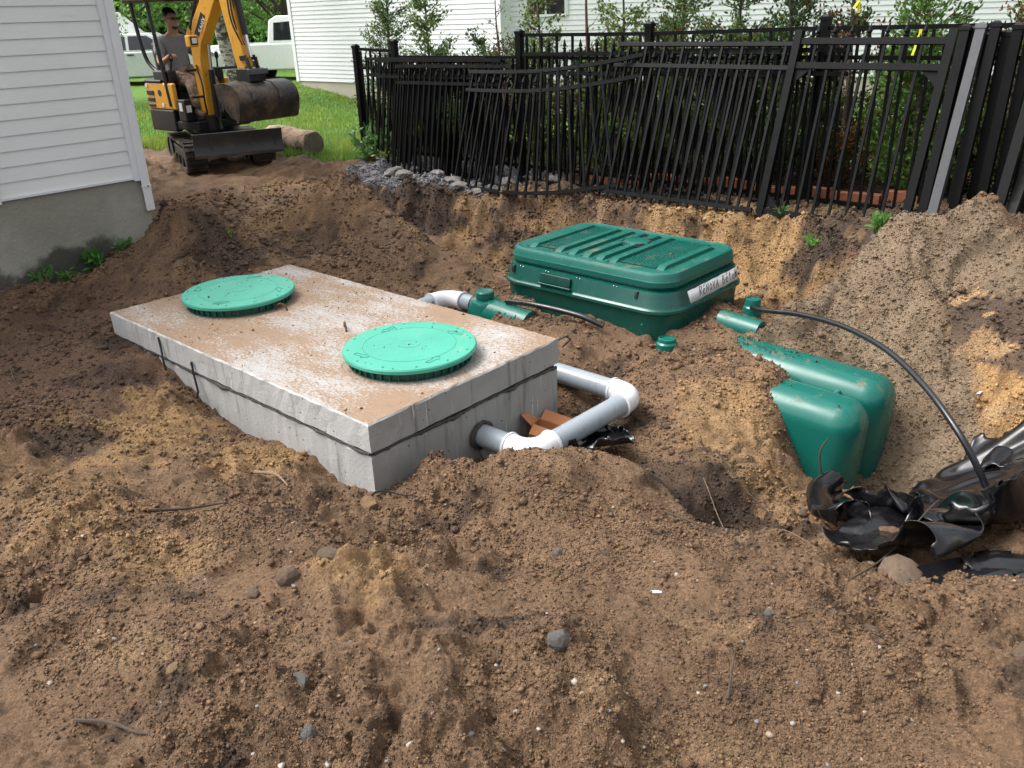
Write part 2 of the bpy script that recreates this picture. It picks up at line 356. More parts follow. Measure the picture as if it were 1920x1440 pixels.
# ---------------------------------------------------------------- terrain (one height field, cut into ground / sand pile / gravel / lawn)
CTL=[(-1.24,1.45,0.000),(-0.63,1.43,0.000),(-0.03,1.41,0.000),(0.56,1.40,-0.020),(1.15,1.38,-0.020),(-1.52,1.94,-0.030),(-0.89,1.91,-0.030),(-0.26,1.77,0.010),(0.32,1.72,0.000),(0.90,1.75,-0.050),(1.35,1.73,-0.050),(-0.44,2.04,0.000),(-0.11,1.72,0.050),(0.09,1.57,0.040),(0.23,1.85,-0.020),(-1.89,2.58,-0.080),(-1.30,2.58,-0.100),(-0.84,2.66,-0.170),(-0.44,2.64,-0.200),(0.23,2.33,-0.120),(0.59,2.28,-0.140),(0.92,2.22,-0.150),(1.18,2.21,-0.170),(1.35,2.03,-0.120),(1.66,2.23,-0.140),(2.00,2.76,-0.300),(-2.67,4.57,-0.100),(-2.80,4.23,-0.120),(-2.28,3.29,-0.120),(-1.98,3.65,-0.180),(-3.05,5.34,-0.120),(-1.63,3.12,-0.180),(-1.20,3.16,-0.220),(-0.84,3.09,-0.270),(-0.62,3.12,-0.310),(-2.32,5.86,0.150),(-2.11,5.87,0.100),(-2.43,5.59,0.080),(-2.56,5.39,-0.060),(-1.83,5.80,0.040),(-2.22,5.39,0.020),(-2.77,6.69,0.000),(-2.58,7.65,0.000),(-2.14,7.83,0.020),(-1.88,8.54,0.050),(-3.59,9.25,0.030),(-3.19,9.67,0.030),(-2.51,10.15,0.050),(-1.92,10.03,0.050),(-1.63,7.13,0.120),(-1.35,6.81,0.110),(-1.04,6.39,0.040),(-1.70,6.72,0.000),(-1.39,6.41,-0.080),(-0.79,6.25,-0.080),(-0.46,6.12,-0.180),(-0.22,5.97,-0.300),(-0.99,5.91,-0.200),(-1.30,5.95,-0.100),(-0.65,5.93,-0.320),(-1.95,9.50,0.020),(-1.40,8.97,0.010),(-0.80,8.52,0.010),(-0.25,8.10,0.020),(0.26,7.82,0.030),(0.81,7.46,0.060),(1.49,6.83,0.100),(1.88,6.48,0.120),(2.13,6.22,0.120),(2.29,5.78,0.140),(2.40,5.49,0.150),(2.56,5.22,0.170),(1.36,3.83,-0.550),(1.50,3.41,-0.620),(1.19,3.95,-0.450),(0.90,3.68,-0.450),(0.69,3.31,-0.380),(0.89,3.09,-0.420),(0.48,2.71,-0.220),(1.04,2.89,-0.400),(1.29,2.73,-0.380),(1.41,2.47,-0.270),(1.45,3.67,-0.620),(0.05,3.16,-0.150),(-0.08,3.15,-0.170),(0.22,3.13,-0.200),(0.43,3.14,-0.270),(-0.48,3.13,-0.310),(-0.24,3.10,-0.220),(-0.04,2.65,-0.220),(-0.29,2.78,-0.250),(0.23,2.68,-0.200),(0.41,4.15,-0.520),(0.53,3.91,-0.500),(0.56,4.74,-0.420),(0.41,4.82,-0.360),(0.34,4.90,-0.300),(0.90,4.46,-0.350),(0.96,4.00,-0.400),(0.83,4.18,-0.420),(0.66,5.02,-0.300),(1.12,4.78,-0.280),(1.35,4.38,-0.330),(0.64,3.73,-0.470),(1.44,4.28,-0.290),(0.92,5.10,-0.300),(0.48,5.34,-0.280),(0.17,5.60,-0.300),(1.42,5.33,-0.250),(-0.21,5.53,-0.360),(0.02,5.95,-0.350),(-0.33,5.83,-0.360),(2.07,3.77,-0.800),(2.34,3.78,-0.720),(2.54,3.78,-0.600),(1.99,3.14,-0.550),(-1.50,0.40,0.000),(1.50,0.40,0.000),(0.00,0.40,0.000),(-4.50,1.00,-0.020),(4.50,1.00,-0.020),(-4.00,3.00,-0.100),(4.00,3.00,0.000),(-2.46,4.88,-0.124),(-1.91,4.38,-0.215),(-1.55,4.06,-0.306),(-1.18,3.72,-0.288),(-0.86,3.42,-0.303),(-0.63,3.20,-0.290),(-3.67,5.81,-0.130),(-3.35,6.18,-0.165),(-3.15,6.41,-0.090),(-2.85,6.75,0.000),(-4.50,5.00,-0.120),(-5.00,4.00,-0.100),(-2.11,5.46,-0.030),(-1.60,5.98,-0.030),(-1.30,5.75,-0.120),(-0.60,5.12,-0.280),(0.10,4.50,-0.350),(0.10,3.45,-0.420),(0.00,3.55,-0.450),(-0.30,3.52,-0.480),(-0.50,3.30,-0.340),(0.00,3.85,-0.520),(0.25,4.08,-0.500),(0.20,3.60,-0.470),(3.10,5.30,0.250),(2.80,5.35,0.170),(2.40,5.30,0.060),(2.00,5.15,-0.160),(1.70,5.00,-0.280),(1.90,4.10,-0.870),(2.15,4.05,-0.820),(2.40,3.95,-0.680),(2.20,4.60,-0.420),(2.50,4.70,-0.200),(2.80,4.90,0.020),(1.75,3.95,-0.900),(2.10,4.35,-0.620),(2.95,4.55,0.050),(3.20,4.60,0.150),(2.75,4.20,-0.350),(2.70,3.90,-0.550),(3.40,5.00,0.200),(3.00,4.10,-0.100),(3.30,3.60,0.000),(3.10,3.30,-0.100),(2.70,3.30,-0.300),(0.60,6.00,-0.400),(1.20,6.20,-0.420),(1.70,5.70,-0.360),(0.20,6.60,-0.420),(1.00,5.60,-0.400),(0.50,5.50,-0.400),(2.10,5.55,-0.200),(-8.00,8.00,0.030),(-8.00,12.00,0.050),(-4.00,11.00,0.050),(-2.00,11.00,0.060),(-1.20,10.20,0.030),(0.50,8.60,0.050),(2.00,7.20,0.110),(3.50,5.90,0.140),(5.00,4.50,0.120),(6.00,7.00,0.100),(3.00,10.00,0.050),(0.00,13.00,0.000),(-6.00,16.00,0.020),(-6.00,24.40,0.020),(-2.90,21.60,-0.500),(0.00,18.80,-0.550),(5.00,17.00,-0.500),(12.00,14.00,-0.300),(-12.00,22.00,0.050),(-20.00,30.00,0.100),(0.00,40.00,0.000),(20.00,20.00,0.000),(-20.00,12.00,0.050),(25.00,45.00,0.000),(-20.00,60.00,0.100),(10.00,8.00,0.100),(-3.50,13.00,0.000),(-2.50,15.00,-0.120),(-1.68,8.66,-0.380),(-1.23,9.16,0.010),(-1.08,8.21,-0.450),(-0.63,8.70,0.010),(-0.53,7.79,-0.480),(-0.08,8.29,0.020),(-0.03,7.50,-0.480),(0.42,8.00,0.030),(0.53,7.15,-0.460),(0.98,7.64,0.060),(1.21,6.52,-0.420),(1.66,7.01,0.100),(1.59,6.17,-0.400),(2.05,6.66,0.120),(1.85,5.91,-0.380),(2.30,6.41,0.120),(2.00,5.47,-0.280),(2.45,5.96,0.140)]
_c = np.array(CTL); _cx, _cy, _cz = _c[:, 0], _c[:, 1], _c[:, 2]
def _ker(dx, dy): return np.sqrt(dx*dx+dy*dy+.10**2)
_K = _ker(_cx[:, None]-_cx[None], _cy[:, None]-_cy[None]); _n = len(_cx)
_A = np.zeros((_n+1, _n+1)); _A[:_n, :_n] = _K-np.eye(_n)*.015; _A[:_n, _n] = 1; _A[_n, :_n] = 1
_wts = np.linalg.solve(_A, np.append(_cz, 0))
SLAB_C = np.array([-1.09348, 4.52445]); SLAB_L, SLAB_W = 2.46458, 1.3088
FC = np.array([0.80, 5.74]); FL, FW = 1.35, 0.95
def _bh(x, y):
    out = np.empty_like(x)
    for i in range(0, len(x), 40000):
        j = slice(i, i+40000); out[j] = _ker(x[j, None]-_cx[None], y[j, None]-_cy[None]) @ _wts[:_n] + _wts[_n]
    return out
_bx = np.arange(-7, 7.01, .05); _by = np.arange(-.5, 13.01, .05); _bg = np.meshgrid(_bx, _by, indexing='ij')
_BH = _bh(_bg[0].ravel(), _bg[1].ravel()).reshape(_bg[0].shape)
_fxg = np.linspace(-90, 90, 91); _fyg = np.linspace(-10, 90, 51); _bg2 = np.meshgrid(_fxg, _fyg, indexing='ij'); _BF = _bh(_bg2[0].ravel(), _bg2[1].ravel()).reshape(_bg2[0].shape)
def _bil(G, x0, dx, y0, dy, x, y):
    u = np.clip((x-x0)/dx, 0, G.shape[0]-1.001); v = np.clip((y-y0)/dy, 0, G.shape[1]-1.001); i = u.astype(int); j = v.astype(int); u = u-i; v = v-j
    return (G[i, j]*(1-u)+G[i+1, j]*u)*(1-v)+(G[i, j+1]*(1-u)+G[i+1, j+1]*u)*v
def base_h(x, y):
    near = _bil(_BH, -7, .05, -.5, .05, x, y); far = _bil(_BF, -90, 2, -10, 2, x, y)
    k = sst(6.9, 5.9, np.abs(x))*sst(12.9, 11.5, y); return near*k+far*(1-k)
def gauss(x, y, cx, cy, r): return np.exp(-((x-cx)**2+(y-cy)**2)/(r*r))
def en(x, y): return x*EV[0]+y*EV[1], x*NV[0]+y*NV[1]
def bl(x): return np.abs(x)
def sandmask(x, y):
    # grey sand: cone at the right, running down to its toe by the tank
    a = sst(1.75, 1.45, np.hypot((x-3.0)*1.0, (y-5.05)*1.05)+.12*pn(x*3, y*3, 91)) 
    a = np.maximum(a, sst(.75, .55, np.hypot((x-2.25), (y-4.62))+.1*pn(x*4, y*4, 92)))
    dl = (x-1.55)*-.479+(y-4.9)*.878+.07*pn(x*4, y*4, 90)+.03*pn(x*12, y*12, 89); a = a*sst(.03, -.05, dl-.12*sst(2.5, 2.8, x))
    return a*(1-ochremask(x, y))*sst(5.92, 5.72, en(x, y)[1]+.06*pn(x*5, y*5, 93))
def ochremask(x, y):   # the cut bank at the right of the pile
    return sst(2.54, 2.66, x+.10*pn(y*4, x*3, 94))*sst(4.86, 4.74, y+.10*pn(x*6, y*6, 95)-.12*(x-2.9))
def gravelmask(x, y):
    s, t_ = en(x, y); m = sst(-.03, .04, t_-np.interp(s, BANK_S, BANK_T)-.04+.06*pn(x*4, y*4, 96))*sst(7.0, 6.8, t_)*sst(-7.75, -7.55, s+.1*pn(x*5, y*5, 97))*sst(-5.25, -5.75, s)
    return m
def lawnmask(x, y):
    s, t_ = en(x, y); lim = np.where(s < -8.1, 6.25+(s+8.2)*.22, 8.25); lim = np.maximum(lim, 5.2)
    return t_-lim+.10*pn(x*3, y*3, 98)+.05*pn(x*11, y*11, 99)
def terrain(x, y, detail=True):
    wx = x+.07*pn(x*2.3, y*2.3, 1)+.03*pn(x*7, y*7, 2); wy = y+.07*pn(x*2.3, y*2.3, 3)+.03*pn(x*7, y*7, 4)
    h = base_h(wx, wy)
    # mound thrown up in front of the pipe elbow, with a spur to the right
    h = h+.07*np.exp(-(((wx-.08)/.25)**2+((wy-3.03)/.18)**2)**1.2)-.07*gauss(wx, wy, .36, 2.80, .17)-.06*gauss(wx, wy, -.45, 2.78, .25)-.05*gauss(wx, wy, .02, 2.62, .22)+.08*np.exp(-((wx-.42)/.25)**2-((wy-3.22)/.20)**2)
    ss = (x-SLAB_C[0])*EV[0]+(y-SLAB_C[1])*EV[1]; tt = (x-SLAB_C[0])*NV[0]+(y-SLAB_C[1])*NV[1]
    h = h-.075*sst(-.5, .2, ss)*sst(1.4, 1.1, ss)*np.exp(-((tt+SLAB_W/2)/.14)**2)          # gap along the tank
    h = h+.24*gauss(wx, wy, -2.38, 6.12, .36)+.10*gauss(wx, wy, -1.85, 6.25, .26)                # heap by the house corner
    h = h+.19*gauss(wx, wy, -1.55, 7.15, .32)+.20*gauss(wx, wy, -1.1, 7.0, .32)+.12*gauss(wx, wy, -.72, 6.6, .28)  # spoil ridge
    h = h+.02*gauss(wx, wy, 1.60, 4.36, .20)+.05*gauss(wx, wy, 1.42, 4.22, .16)-.05*gauss(wx, wy, 1.62, 4.72, .16)-.14*gauss(wx, wy, 1.86, 3.88, .26)-.14*gauss(wx, wy, .92, 3.12, .17)+.10*gauss(wx, wy, 1.02, 3.42, .16)                  # hollow with roots
    # the pit's far bank: a steep cut under the fence
    s, t_ = en(x, y); te = np.interp(s, BANK_S, BANK_T)+.10*pn(s*2.1, t_*.4, 27)+.06*pn(s*6, t_*2, 28)+.022*pn(s*14, t_*12, 29)+.010*pn(s*33, t_*30, 30); zt = np.interp(s, BANK_S, BANK_Z); q = t_-te
    wgt = sst(-7.9, -7.2, s)*sst(-1.9, -2.5, s)*sst(-.42, -.30, q)*sst(.22, .02, q)
    zf = np.minimum(h, -.30-.1*sst(-7, -6, s)); prof = zf+(zt-zf)*(.62*sst(-.26, -.08, q)+.38*sst(-.10, .0, q)); h = h*(1-wgt)+prof*wgt
    h = h+.13*np.exp(-(np.hypot(x-2.98, y-5.2)/.30)**2)+sandmask(x, y)*.05*sst(.0, .06, pn(x*1.7+.9*y, y*2.6-x, 20))*sst(4.5, 4.75, y)+.05*gauss(x, y, 2.6, 5.1, .3)
    dl = (x-1.55)*-.479+(y-4.9)*.878; al = (x-1.55)*.878+(y-4.9)*.479; wl = sst(0, .25, al)*sst(1.5, 1.1, al)
    h = h+.07*np.exp(-((dl+.05)/.11)**2)*wl-.09*sst(.02, .16, dl)*sst(.5, .3, dl)*sst(.1, .3, al)*sst(1.15, .8, al)
    if detail:
        lw = sst(-.1, .3, lawnmask(x, y)); sm = sandmask(x, y)
        far = np.clip(np.hypot(x, y)/3.0, 1, 2.2)
        left = gauss(x, y, -2.7, 4.5, .9)
        amp = (1-.9*lw)*(1-.62*sm)*(1-.55*left)
        rough = .50+.85*sst(-.25, .40, pn(x*1.1, y*1.1, 5)+.4*pn(x*2.7, y*2.7, 59))
        amp = amp*rough
        d = .060*pnr(x*1.6, y*1.6, 6)+.065*pnr(x*3.7, y*3.7, 7)
        d = d+.052*(bl(pnr(x*5.3, y*5.3, 8))-.22)+.036*(bl(pnr(x*11, y*11, 9))-.22)+.018*(bl(pnr(x*23, y*23, 10))-.2)
        d = d+.010*(.25-bl(pnr(x*41, y*41, 12)))+.005*pnr(x*75, y*75, 13)
        # blocky lumps
        cl = sst(.12, .42, pnr(x*6.5, y*6.5, 15))*sst(.0, .3, pnr(x*14, y*14, 16)); d = d+.035*cl
        f1, i1 = worley(x/.10+.3*pnr(x*9, y*9, 51), y/.10, 52); m1 = sst(-.05, .45, pnr(x*1.5, y*1.5, 53)+.35*pnr(x*4, y*4, 54))
        f2, i2 = worley(x/.043, y/.043, 55); m2 = sst(-.25, .3, pnr(x*2.2, y*2.2, 56))
        d = d+.040*m1*i1*np.sqrt(np.maximum(0, 1-(f1/.60)**2))+.010*m2*(.3+.7*i2)*np.sqrt(np.maximum(0, 1-(f2/.62)**2))
        wb = sst(-.45, -.25, q)*sst(.15, -.02, q)*sst(-7.9, -7.2, s)*sst(-1.8, -2.4, s)
        h = h+d*amp*(.92+.1*wb)
        # thrown-up ridges in the foreground
        for (ax, ay, bx, by, wd_, hh) in ((-.62, 2.30, .22, 1.62, .13, .070), (.25, 2.60, 1.05, 1.72, .14, .060), (-1.5, 2.25, -.7, 1.75, .15, .045), (1.0, 2.3, 1.75, 2.0, .15, .04)):
            ux_, uy_ = bx-ax, by-ay; ll = math.hypot(ux_, uy_); u_ = ((x-ax)*ux_+(y-ay)*uy_)/ll**2; v_ = ((x-ax)*(-uy_)+(y-ay)*ux_)/ll+.08*pnr(x*3.3, y*3.3, 57)
            h = h+hh*np.exp(-(v_/wd_)**2)*sst(-.15, .15, u_)*sst(1.15, .85, u_)*(.7+.6*pnr(x*4, y*4, 58))
        h = h+lw*(.03*pn(x*.7, y*.7, 17)+.015*pn(x*4, y*4, 18))
        # sand pile: slump scarps
        sc_ = pn(x*2.2+.5*y, y*2.2, 21); h = h+sm*(.035*sst(-.02, .05, sc_)-.03*np.exp(-(sc_/.03)**2)*sst(0, .4, pn(x*1.3, y*1.3, 23))+.03*pn(x*7, y*7, 24)+.012*(bl(pn(x*16, y*16, 22))-.2)+.010*pn(x*40, y*40, 25))
        # ruts by the excavator
        s2, t2 = en(x, y); h = h-.05*np.exp(-((t2-5.15-.1*pn(s2*.8, s2*0, 26))/.13)**2)*sst(-7.2, -7.6, s2)*sst(-10, -9.4, s2)
        # footprints in the near foreground
        for (fx, fy, a, rr, dp) in FOOT:
            u = (x-fx)*math.cos(a)+(y-fy)*math.sin(a); v = -(x-fx)*math.sin(a)+(y-fy)*math.cos(a)
            q = (u/rr)**2+(v/(rr*.42))**2
            h = h-dp*np.exp(-q**2)+dp*.45*np.exp(-((np.sqrt(q)-1.25)/.25)**2)
    # room for what stands in the ground
    s = (x-SLAB_C[0])*EV[0]+(y-SLAB_C[1])*EV[1]; t_ = (x-SLAB_C[0])*NV[0]+(y-SLAB_C[1])*NV[1]
    ins = (np.abs(s) < SLAB_L/2-.10) & (np.abs(t_) < SLAB_W/2-.10); h = np.where(ins, np.minimum(h, -.62), h)
    near = np.maximum(np.abs(s)-SLAB_L/2, np.abs(t_)-SLAB_W/2); lim = np.where(near < .10, -.12+.6*np.maximum(near, 0), 9); 
    h = np.where(near < .10, np.minimum(h, np.where(s < -SLAB_L/2+.02, .01, lim-.03)), h)
    return h
BANK_S = [-7.84, -7.08, -6.33, -5.65, -5.08, -4.43, -3.5, -2.98, -2.62, -2.21, -1.93]; BANK_T = [5.7, 5.68, 5.75, 5.81, 5.94, 6.05, 6.05, 6.05, 6.03, 5.81, 5.67]; BANK_Z = [.02, .01, .01, .02, .03, .06, .10, .12, .12, .14, .15]
FOOT = [(-.32, 2.05, 1.9, .10, .025), (.05, 1.42, .2, .13, .03), (-1.35, 1.9, 1.2, .12, .02), (.65, 1.75, 2.4, .12, .03), (-2.2, 2.9, 1.0, .13, .025), (-.95, 2.35, .9, .11, .022), (1.15, 1.55, 1.4, .12, .025)]
# colour of the ground (linear), by where each soil lies
def soil_color(x, y, h):
    N = len(x)
    def C(r, g, b): return np.array([r, g, b])
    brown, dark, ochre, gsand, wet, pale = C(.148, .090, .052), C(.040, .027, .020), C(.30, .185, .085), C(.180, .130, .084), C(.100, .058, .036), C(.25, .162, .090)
    k = np.clip(.5+.8*fbm(x*1.3, y*1.3, 31, 4), 0, 1)[:, None]
    c = brown*(1-.35*k)+C(.205, .127, .073)*(.35*k)+brown*0
    def lay(c, col, m): m = np.clip(m, 0, 1)[:, None]; return c*(1-m)+col*m
    n1 = fbm(x*4, y*4, 33, 4); n2 = fbm(x*9, y*9, 35, 3)
    c = lay(c, dark, .75*sst(.30, .75, n1+.2*n2)); c = lay(c, pale, .6*sst(.35, .8, fbm(x*3, y*3, 37, 4)))
    _sn = [.55*pn(x*6+q, y*6, 40+q)+.25*pn(x*15, y*15, 41+q)-.05 for q in range(4)]
    def spot(c, col, cx, cy, r, a=1.0, sd=0):
        j = np.where((np.abs(x-cx) < 2.2*r) & (np.abs(y-cy) < 2.2*r))[0]
        if len(j): c[j] = (lambda m: c[j]*(1-m)+col*m)(np.clip(a*sst(.25, .7, gauss(x[j], y[j], cx, cy, r)*1.15+_sn[sd % 4][j]), 0, 1)[:, None])
        return c
    c = spot(c, wet, -2.75, 4.6, 1.1, .85, 1); c = spot(c, wet, -2.3, 3.9, .6, .5, 2)
    for i, (ox, oy, r, a) in enumerate([(-1.80, 3.85, .33, .8), (-1.75, 3.45, .26, .6), (-1.21, 3.45, .25, .7), (-1.6, 2.6, .24, .5), (-1.2, 2.42, .2, .45), (-2.0, 3.0, .4, .3), (1.5, 6.65, .5, .8), (2.1, 6.3, .5, .95), (1.95, 6.05, .5, 1), (1.6, 6.3, .45, .8), (1.15, 4.1, .3, .55), (1.25, 3.9, .3, .6), (-.5, 2.2, .18, .6), (-1.26, 7.9, .4, .5), (.2, 7.45, .35, .5), (-.4, 8.05, .3, .4), (1.3, 3.3, .4, .4), (-2.2, 8.6, .6, .35), (-1.9, 7.0, .5, .4)]):
        c = spot(c, ochre, ox, oy, r, a, 3+i)
    for i, (ox, oy, r, a) in enumerate([(-1.37, 8.7, .35, .95), (-.9, 8.45, .3, .7), (-.6, 8.4, .3, .6), (2.3, 5.85, .28, .9), (2.6, 5.6, .25, .8), (-2.05, 3.45, .2, .8), (-2.2, 4.2, .2, .7), (-2.34, 4.7, .18, .8), (.9, 3.15, .25, .9), (.75, 3.4, .2, .6), (.6, 4.05, .15, .8), (-2.0, 5.8, .3, .7), (-2.8, 7.6, .2, .8), (-1.57, 6.5, .25, .5), (.1, 7.4, .25, .6), (.7, 7.0, .25, .5), (-1.55, 4.2, .25, .6), (1.0, 6.8, .2, .5), (-1.1, 6.3, .3, .4), (1.55, 4.0, .15, .5)]):
        c = spot(c, dark, ox, oy, r, a, 30+i)
    sm = sandmask(x, y); c = lay(c, gsand, sm); c = lay(c, C(.14, .098, .062), sm*.7*sst(.1, .5, n1))
    oc = ochremask(x, y)                                                       # layered cut bank
    lay_ = np.where(h > -.12, 0, 1); bandc = np.where((h > .02)[:, None], gsand*.9, np.where((h > -.20)[:, None], C(.085, .058, .040), np.where((h > -.30)[:, None], C(.12, .08, .055), C(.36, .215, .095))))
    band2 = C(.33, .21, .11)*np.ones((N, 1)); bandc = np.where((pn(x*5, y*5+h*6, 71) > .18)[:, None] & (h < .02)[:, None], band2, bandc)
    c = c*(1-oc[:, None])+bandc*oc[:, None]
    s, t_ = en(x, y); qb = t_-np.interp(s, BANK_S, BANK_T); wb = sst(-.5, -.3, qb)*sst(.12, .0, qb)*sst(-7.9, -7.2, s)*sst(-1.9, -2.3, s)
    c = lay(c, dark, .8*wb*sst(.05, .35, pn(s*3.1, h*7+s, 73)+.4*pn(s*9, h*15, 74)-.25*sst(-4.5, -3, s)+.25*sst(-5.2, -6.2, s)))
    gm = gravelmask(x, y); c = lay(c, C(.135, .135, .145), gm); c = lay(c, C(.30, .30, .31), gm*.7*sst(.2, .5, pn(x*30, y*30, 72)))
    lm = lawnmask(x, y); c = lay(c, C(.085, .060, .042), .8*sst(-.55, -.1, lm)*(1-gm))
    s, t_ = en(x, y); c = lay(c, C(.075, .052, .038), .75*sst(6.0, 6.3, t_)*(1-gm))
    return c
_r = [1.9]
while _r[-1] < 13.5: _r.append(_r[-1]*1.0028)
while _r[-1] < 80: _r.append(_r[-1]*1.016)
_r = np.array(_r); _phi = np.linspace(R(-60), R(60), 760)
RR, PP = np.meshgrid(_r, _phi, indexing='ij'); GX = (RR*np.sin(PP)).ravel(); GY = (RR*np.cos(PP)-1.5).ravel()
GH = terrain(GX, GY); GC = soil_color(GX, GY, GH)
_nr, _np = len(_r), len(_phi)
_i = (np.arange(_nr-1)[:, None]*_np+np.arange(_np-1)[None]).ravel(); QF = np.stack([_i, _i+_np, _i+_np+1, _i+1], 1)
_fx = GX[QF].mean(1); _fy = GY[QF].mean(1)
_cls = np.zeros(len(QF), int); _cls[sandmask(_fx, _fy) > .5] = 1; _cls[gravelmask(_fx, _fy) > .5] = 2; _cls[lawnmask(_fx, _fy) > 0] = 3
def np_mesh(name, V, F, mat, col=None, smooth=True):
    me = bpy.data.meshes.new(name); k = F.shape[1]
    me.vertices.add(len(V)); me.vertices.foreach_set('co', np.ascontiguousarray(V, dtype=np.float32).ravel())
    me.loops.add(F.size); me.loops.foreach_set('vertex_index', np.ascontiguousarray(F, dtype=np.int32).ravel())
    me.polygons.add(len(F)); me.polygons.foreach_set('loop_start', np.arange(0, F.size, k, dtype=np.int32)); me.polygons.foreach_set('loop_total', np.full(len(F), k, dtype=np.int32))
    if smooth: me.polygons.foreach_set('use_smooth', np.ones(len(F), bool))
    me.materials.append(mat)
    if col is not None:
        a = me.color_attributes.new('Col', 'FLOAT_COLOR', 'POINT'); a.data.foreach_set('color', np.c_[col, np.ones(len(col))].astype(np.float32).ravel())
    me.update(calc_edges=True); return me
V3 = np.stack([GX, GY, GH], 1)
for k, (nm, mt) in enumerate([('dirt_ground', 'soil'), ('sand_pile', 'sand'), ('gravel_bed', 'gravel'), ('lawn', 'lawn')]):
    f = QF[_cls == k]; u, inv = np.unique(f, return_inverse=True)
    o = link(nm, np_mesh(nm, V3[u], inv.reshape(f.shape), M[mt], GC[u])); tag(o, kind='structure')
def H1(x, y): return float(terrain(np.array([float(x)]), np.array([float(y)]))[0])
def HN(x, y): return terrain(np.asarray(x, float), np.asarray(y, float))
# ---------------------------------------------------------------- septic tank
def ring_rect(L, W, n, jit, z, rs):
    p = []
    for i in range(n): p.append((-L/2+L*i/n, -W/2))
    for i in range(n//2): p.append((L/2, -W/2+W*i/(n//2)))
    for i in range(n): p.append((L/2-L*i/n, W/2))
    for i in range(n//2): p.append((-L/2, W/2-W*i/(n//2)))
    return [(x+rs.uniform(-jit, jit), y+rs.uniform(-jit, jit), z+rs.uniform(-jit, jit)*.5) for x, y in p]
def loft(mb, rings, cap0=True, cap1=True):
    n = len(rings[0]); vs = [p for r in rings for p in r]; fs = []
    for i in range(len(rings)-1):
        for k in range(n): k2 = (k+1) % n; fs.append((i*n+k, i*n+k2, (i+1)*n+k2, (i+1)*n+k))
    if cap0: fs.append(tuple(range(n-1, -1, -1)))
    if cap1: fs.append(tuple(range((len(rings)-1)*n, len(rings)*n)))
    mb.add(vs, fs); return mb
rs = random.Random(3)
tank = thing('septic_tank', 'long grey concrete septic tank under a sand-dusted concrete slab', 'septic tank', (SLAB_C[0], SLAB_C[1], -1.2), YAW)
Z0 = 1.2   # ground reference inside the tank's frame
def slab_mesh(L, W, z0, z1, jit, mats, top_i, mid=None):
    mb = MB(); base = [ring_rect(L, W, 60, 0, 0, rs)]
    def rg(dl, z, j): return ring_rect(L-2*dl, W-2*dl, 60, j, z, rs)
    mb.cur = 0; loft(mb, [rg(0, z0, jit), rg(0, (z0+z1)/2, jit*.4), rg(0, z1-.008, jit), rg(.007, z1, jit)], True, False)
    k = len(mb.v)-180; mb.cur = top_i; mb.add(mb.v[-180:], [tuple(range(180))]); 
    return mb
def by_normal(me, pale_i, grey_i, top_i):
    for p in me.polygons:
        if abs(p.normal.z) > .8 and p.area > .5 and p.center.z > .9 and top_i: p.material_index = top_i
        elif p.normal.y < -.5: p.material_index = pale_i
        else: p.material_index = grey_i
mb = slab_mesh(SLAB_L, SLAB_W, Z0-.14, Z0, .0034, None, 0); o = mb.build('lid_slab', [M['conc'], M['conc_lit'], M['slab_top']], tank); by_normal(o.data, 1, 0, 2)
o = slab_mesh(SLAB_L-.012, SLAB_W-.012, 0, Z0-.165, .003, None, 0).build('tank_body', [M['conc'], M['conc_lit']], tank); by_normal(o.data, 1, 0, 0)
mb = MB(); loft(mb, [ring_rect(SLAB_L-.035, SLAB_W-.035, 60, .006, Z0-.175, rs), ring_rect(SLAB_L-.035, SLAB_W-.035, 60, .006, Z0-.13, rs)]); mb.build('joint', M['mortar'], tank)
for side in range(2):                                        # ragged bead of sealant squeezed from the joint
    n = 70; path = []; rad = []
    for i in range(n):
        u = i/(n-1)
        if side == 0: p = (-SLAB_L/2+.05+u*(SLAB_L-.06), -SLAB_W/2+.004)
        else: p = (SLAB_L/2-.004, -SLAB_W/2+.02+u*(SLAB_W-.04))
        g = max(0, pn(np.array([u*9+side*5.]), np.array([side+.3]), 81)[0])
        path.append((p[0]+rs.uniform(-.003, .003), p[1]+rs.uniform(-.003, .003), Z0-.152-g*.016+rs.uniform(-.005, .005))); rad.append(.005+(.016 if side == 0 else .006)*g+rs.uniform(0, .003))
    MB().tube(path, rad, 7).build('sealant_bead', M['mortar'], tank, smooth=60)
for lx, ly, a in ((-.393, .013, .4), (.193, .038, 2.6)):     # rusty lifting loops
    path = [(lx+math.cos(a)*.042*math.cos(t), ly+math.sin(a)*.042*math.cos(t), Z0-.01+.052*math.sin(t)) for t in np.linspace(0, math.pi, 11)]
    MB().tube(path, .006, 8).build('lifting_loop', M['rust'], tank, smooth=True)
for lx, zz in ((-.62, -.02), (-.28, -.10)):                  # black straps trapped in the joint
    y0 = -SLAB_W/2-.006
    MB().tube([(lx, y0, Z0+zz), (lx+.02, y0-.006, Z0-.08), (lx+.03, y0-.012, Z0-.15), (lx+.06, y0-.02, Z0-.24), (lx+.05, y0-.05, Z0-.33)], .006, 6).build('strap', M['rubber'], tank, smooth=True)
MB().tube([(SLAB_L/2-.03, SLAB_W/2, Z0-.03), (SLAB_L/2+.01, SLAB_W/2+.05, Z0-.0), (SLAB_L/2+.01, SLAB_W/2+.09, Z0-.03), (SLAB_L/2-.03, SLAB_W/2+.07, Z0-.08)], .005, 6).build('strap', M['rubber'], tank, smooth=True)
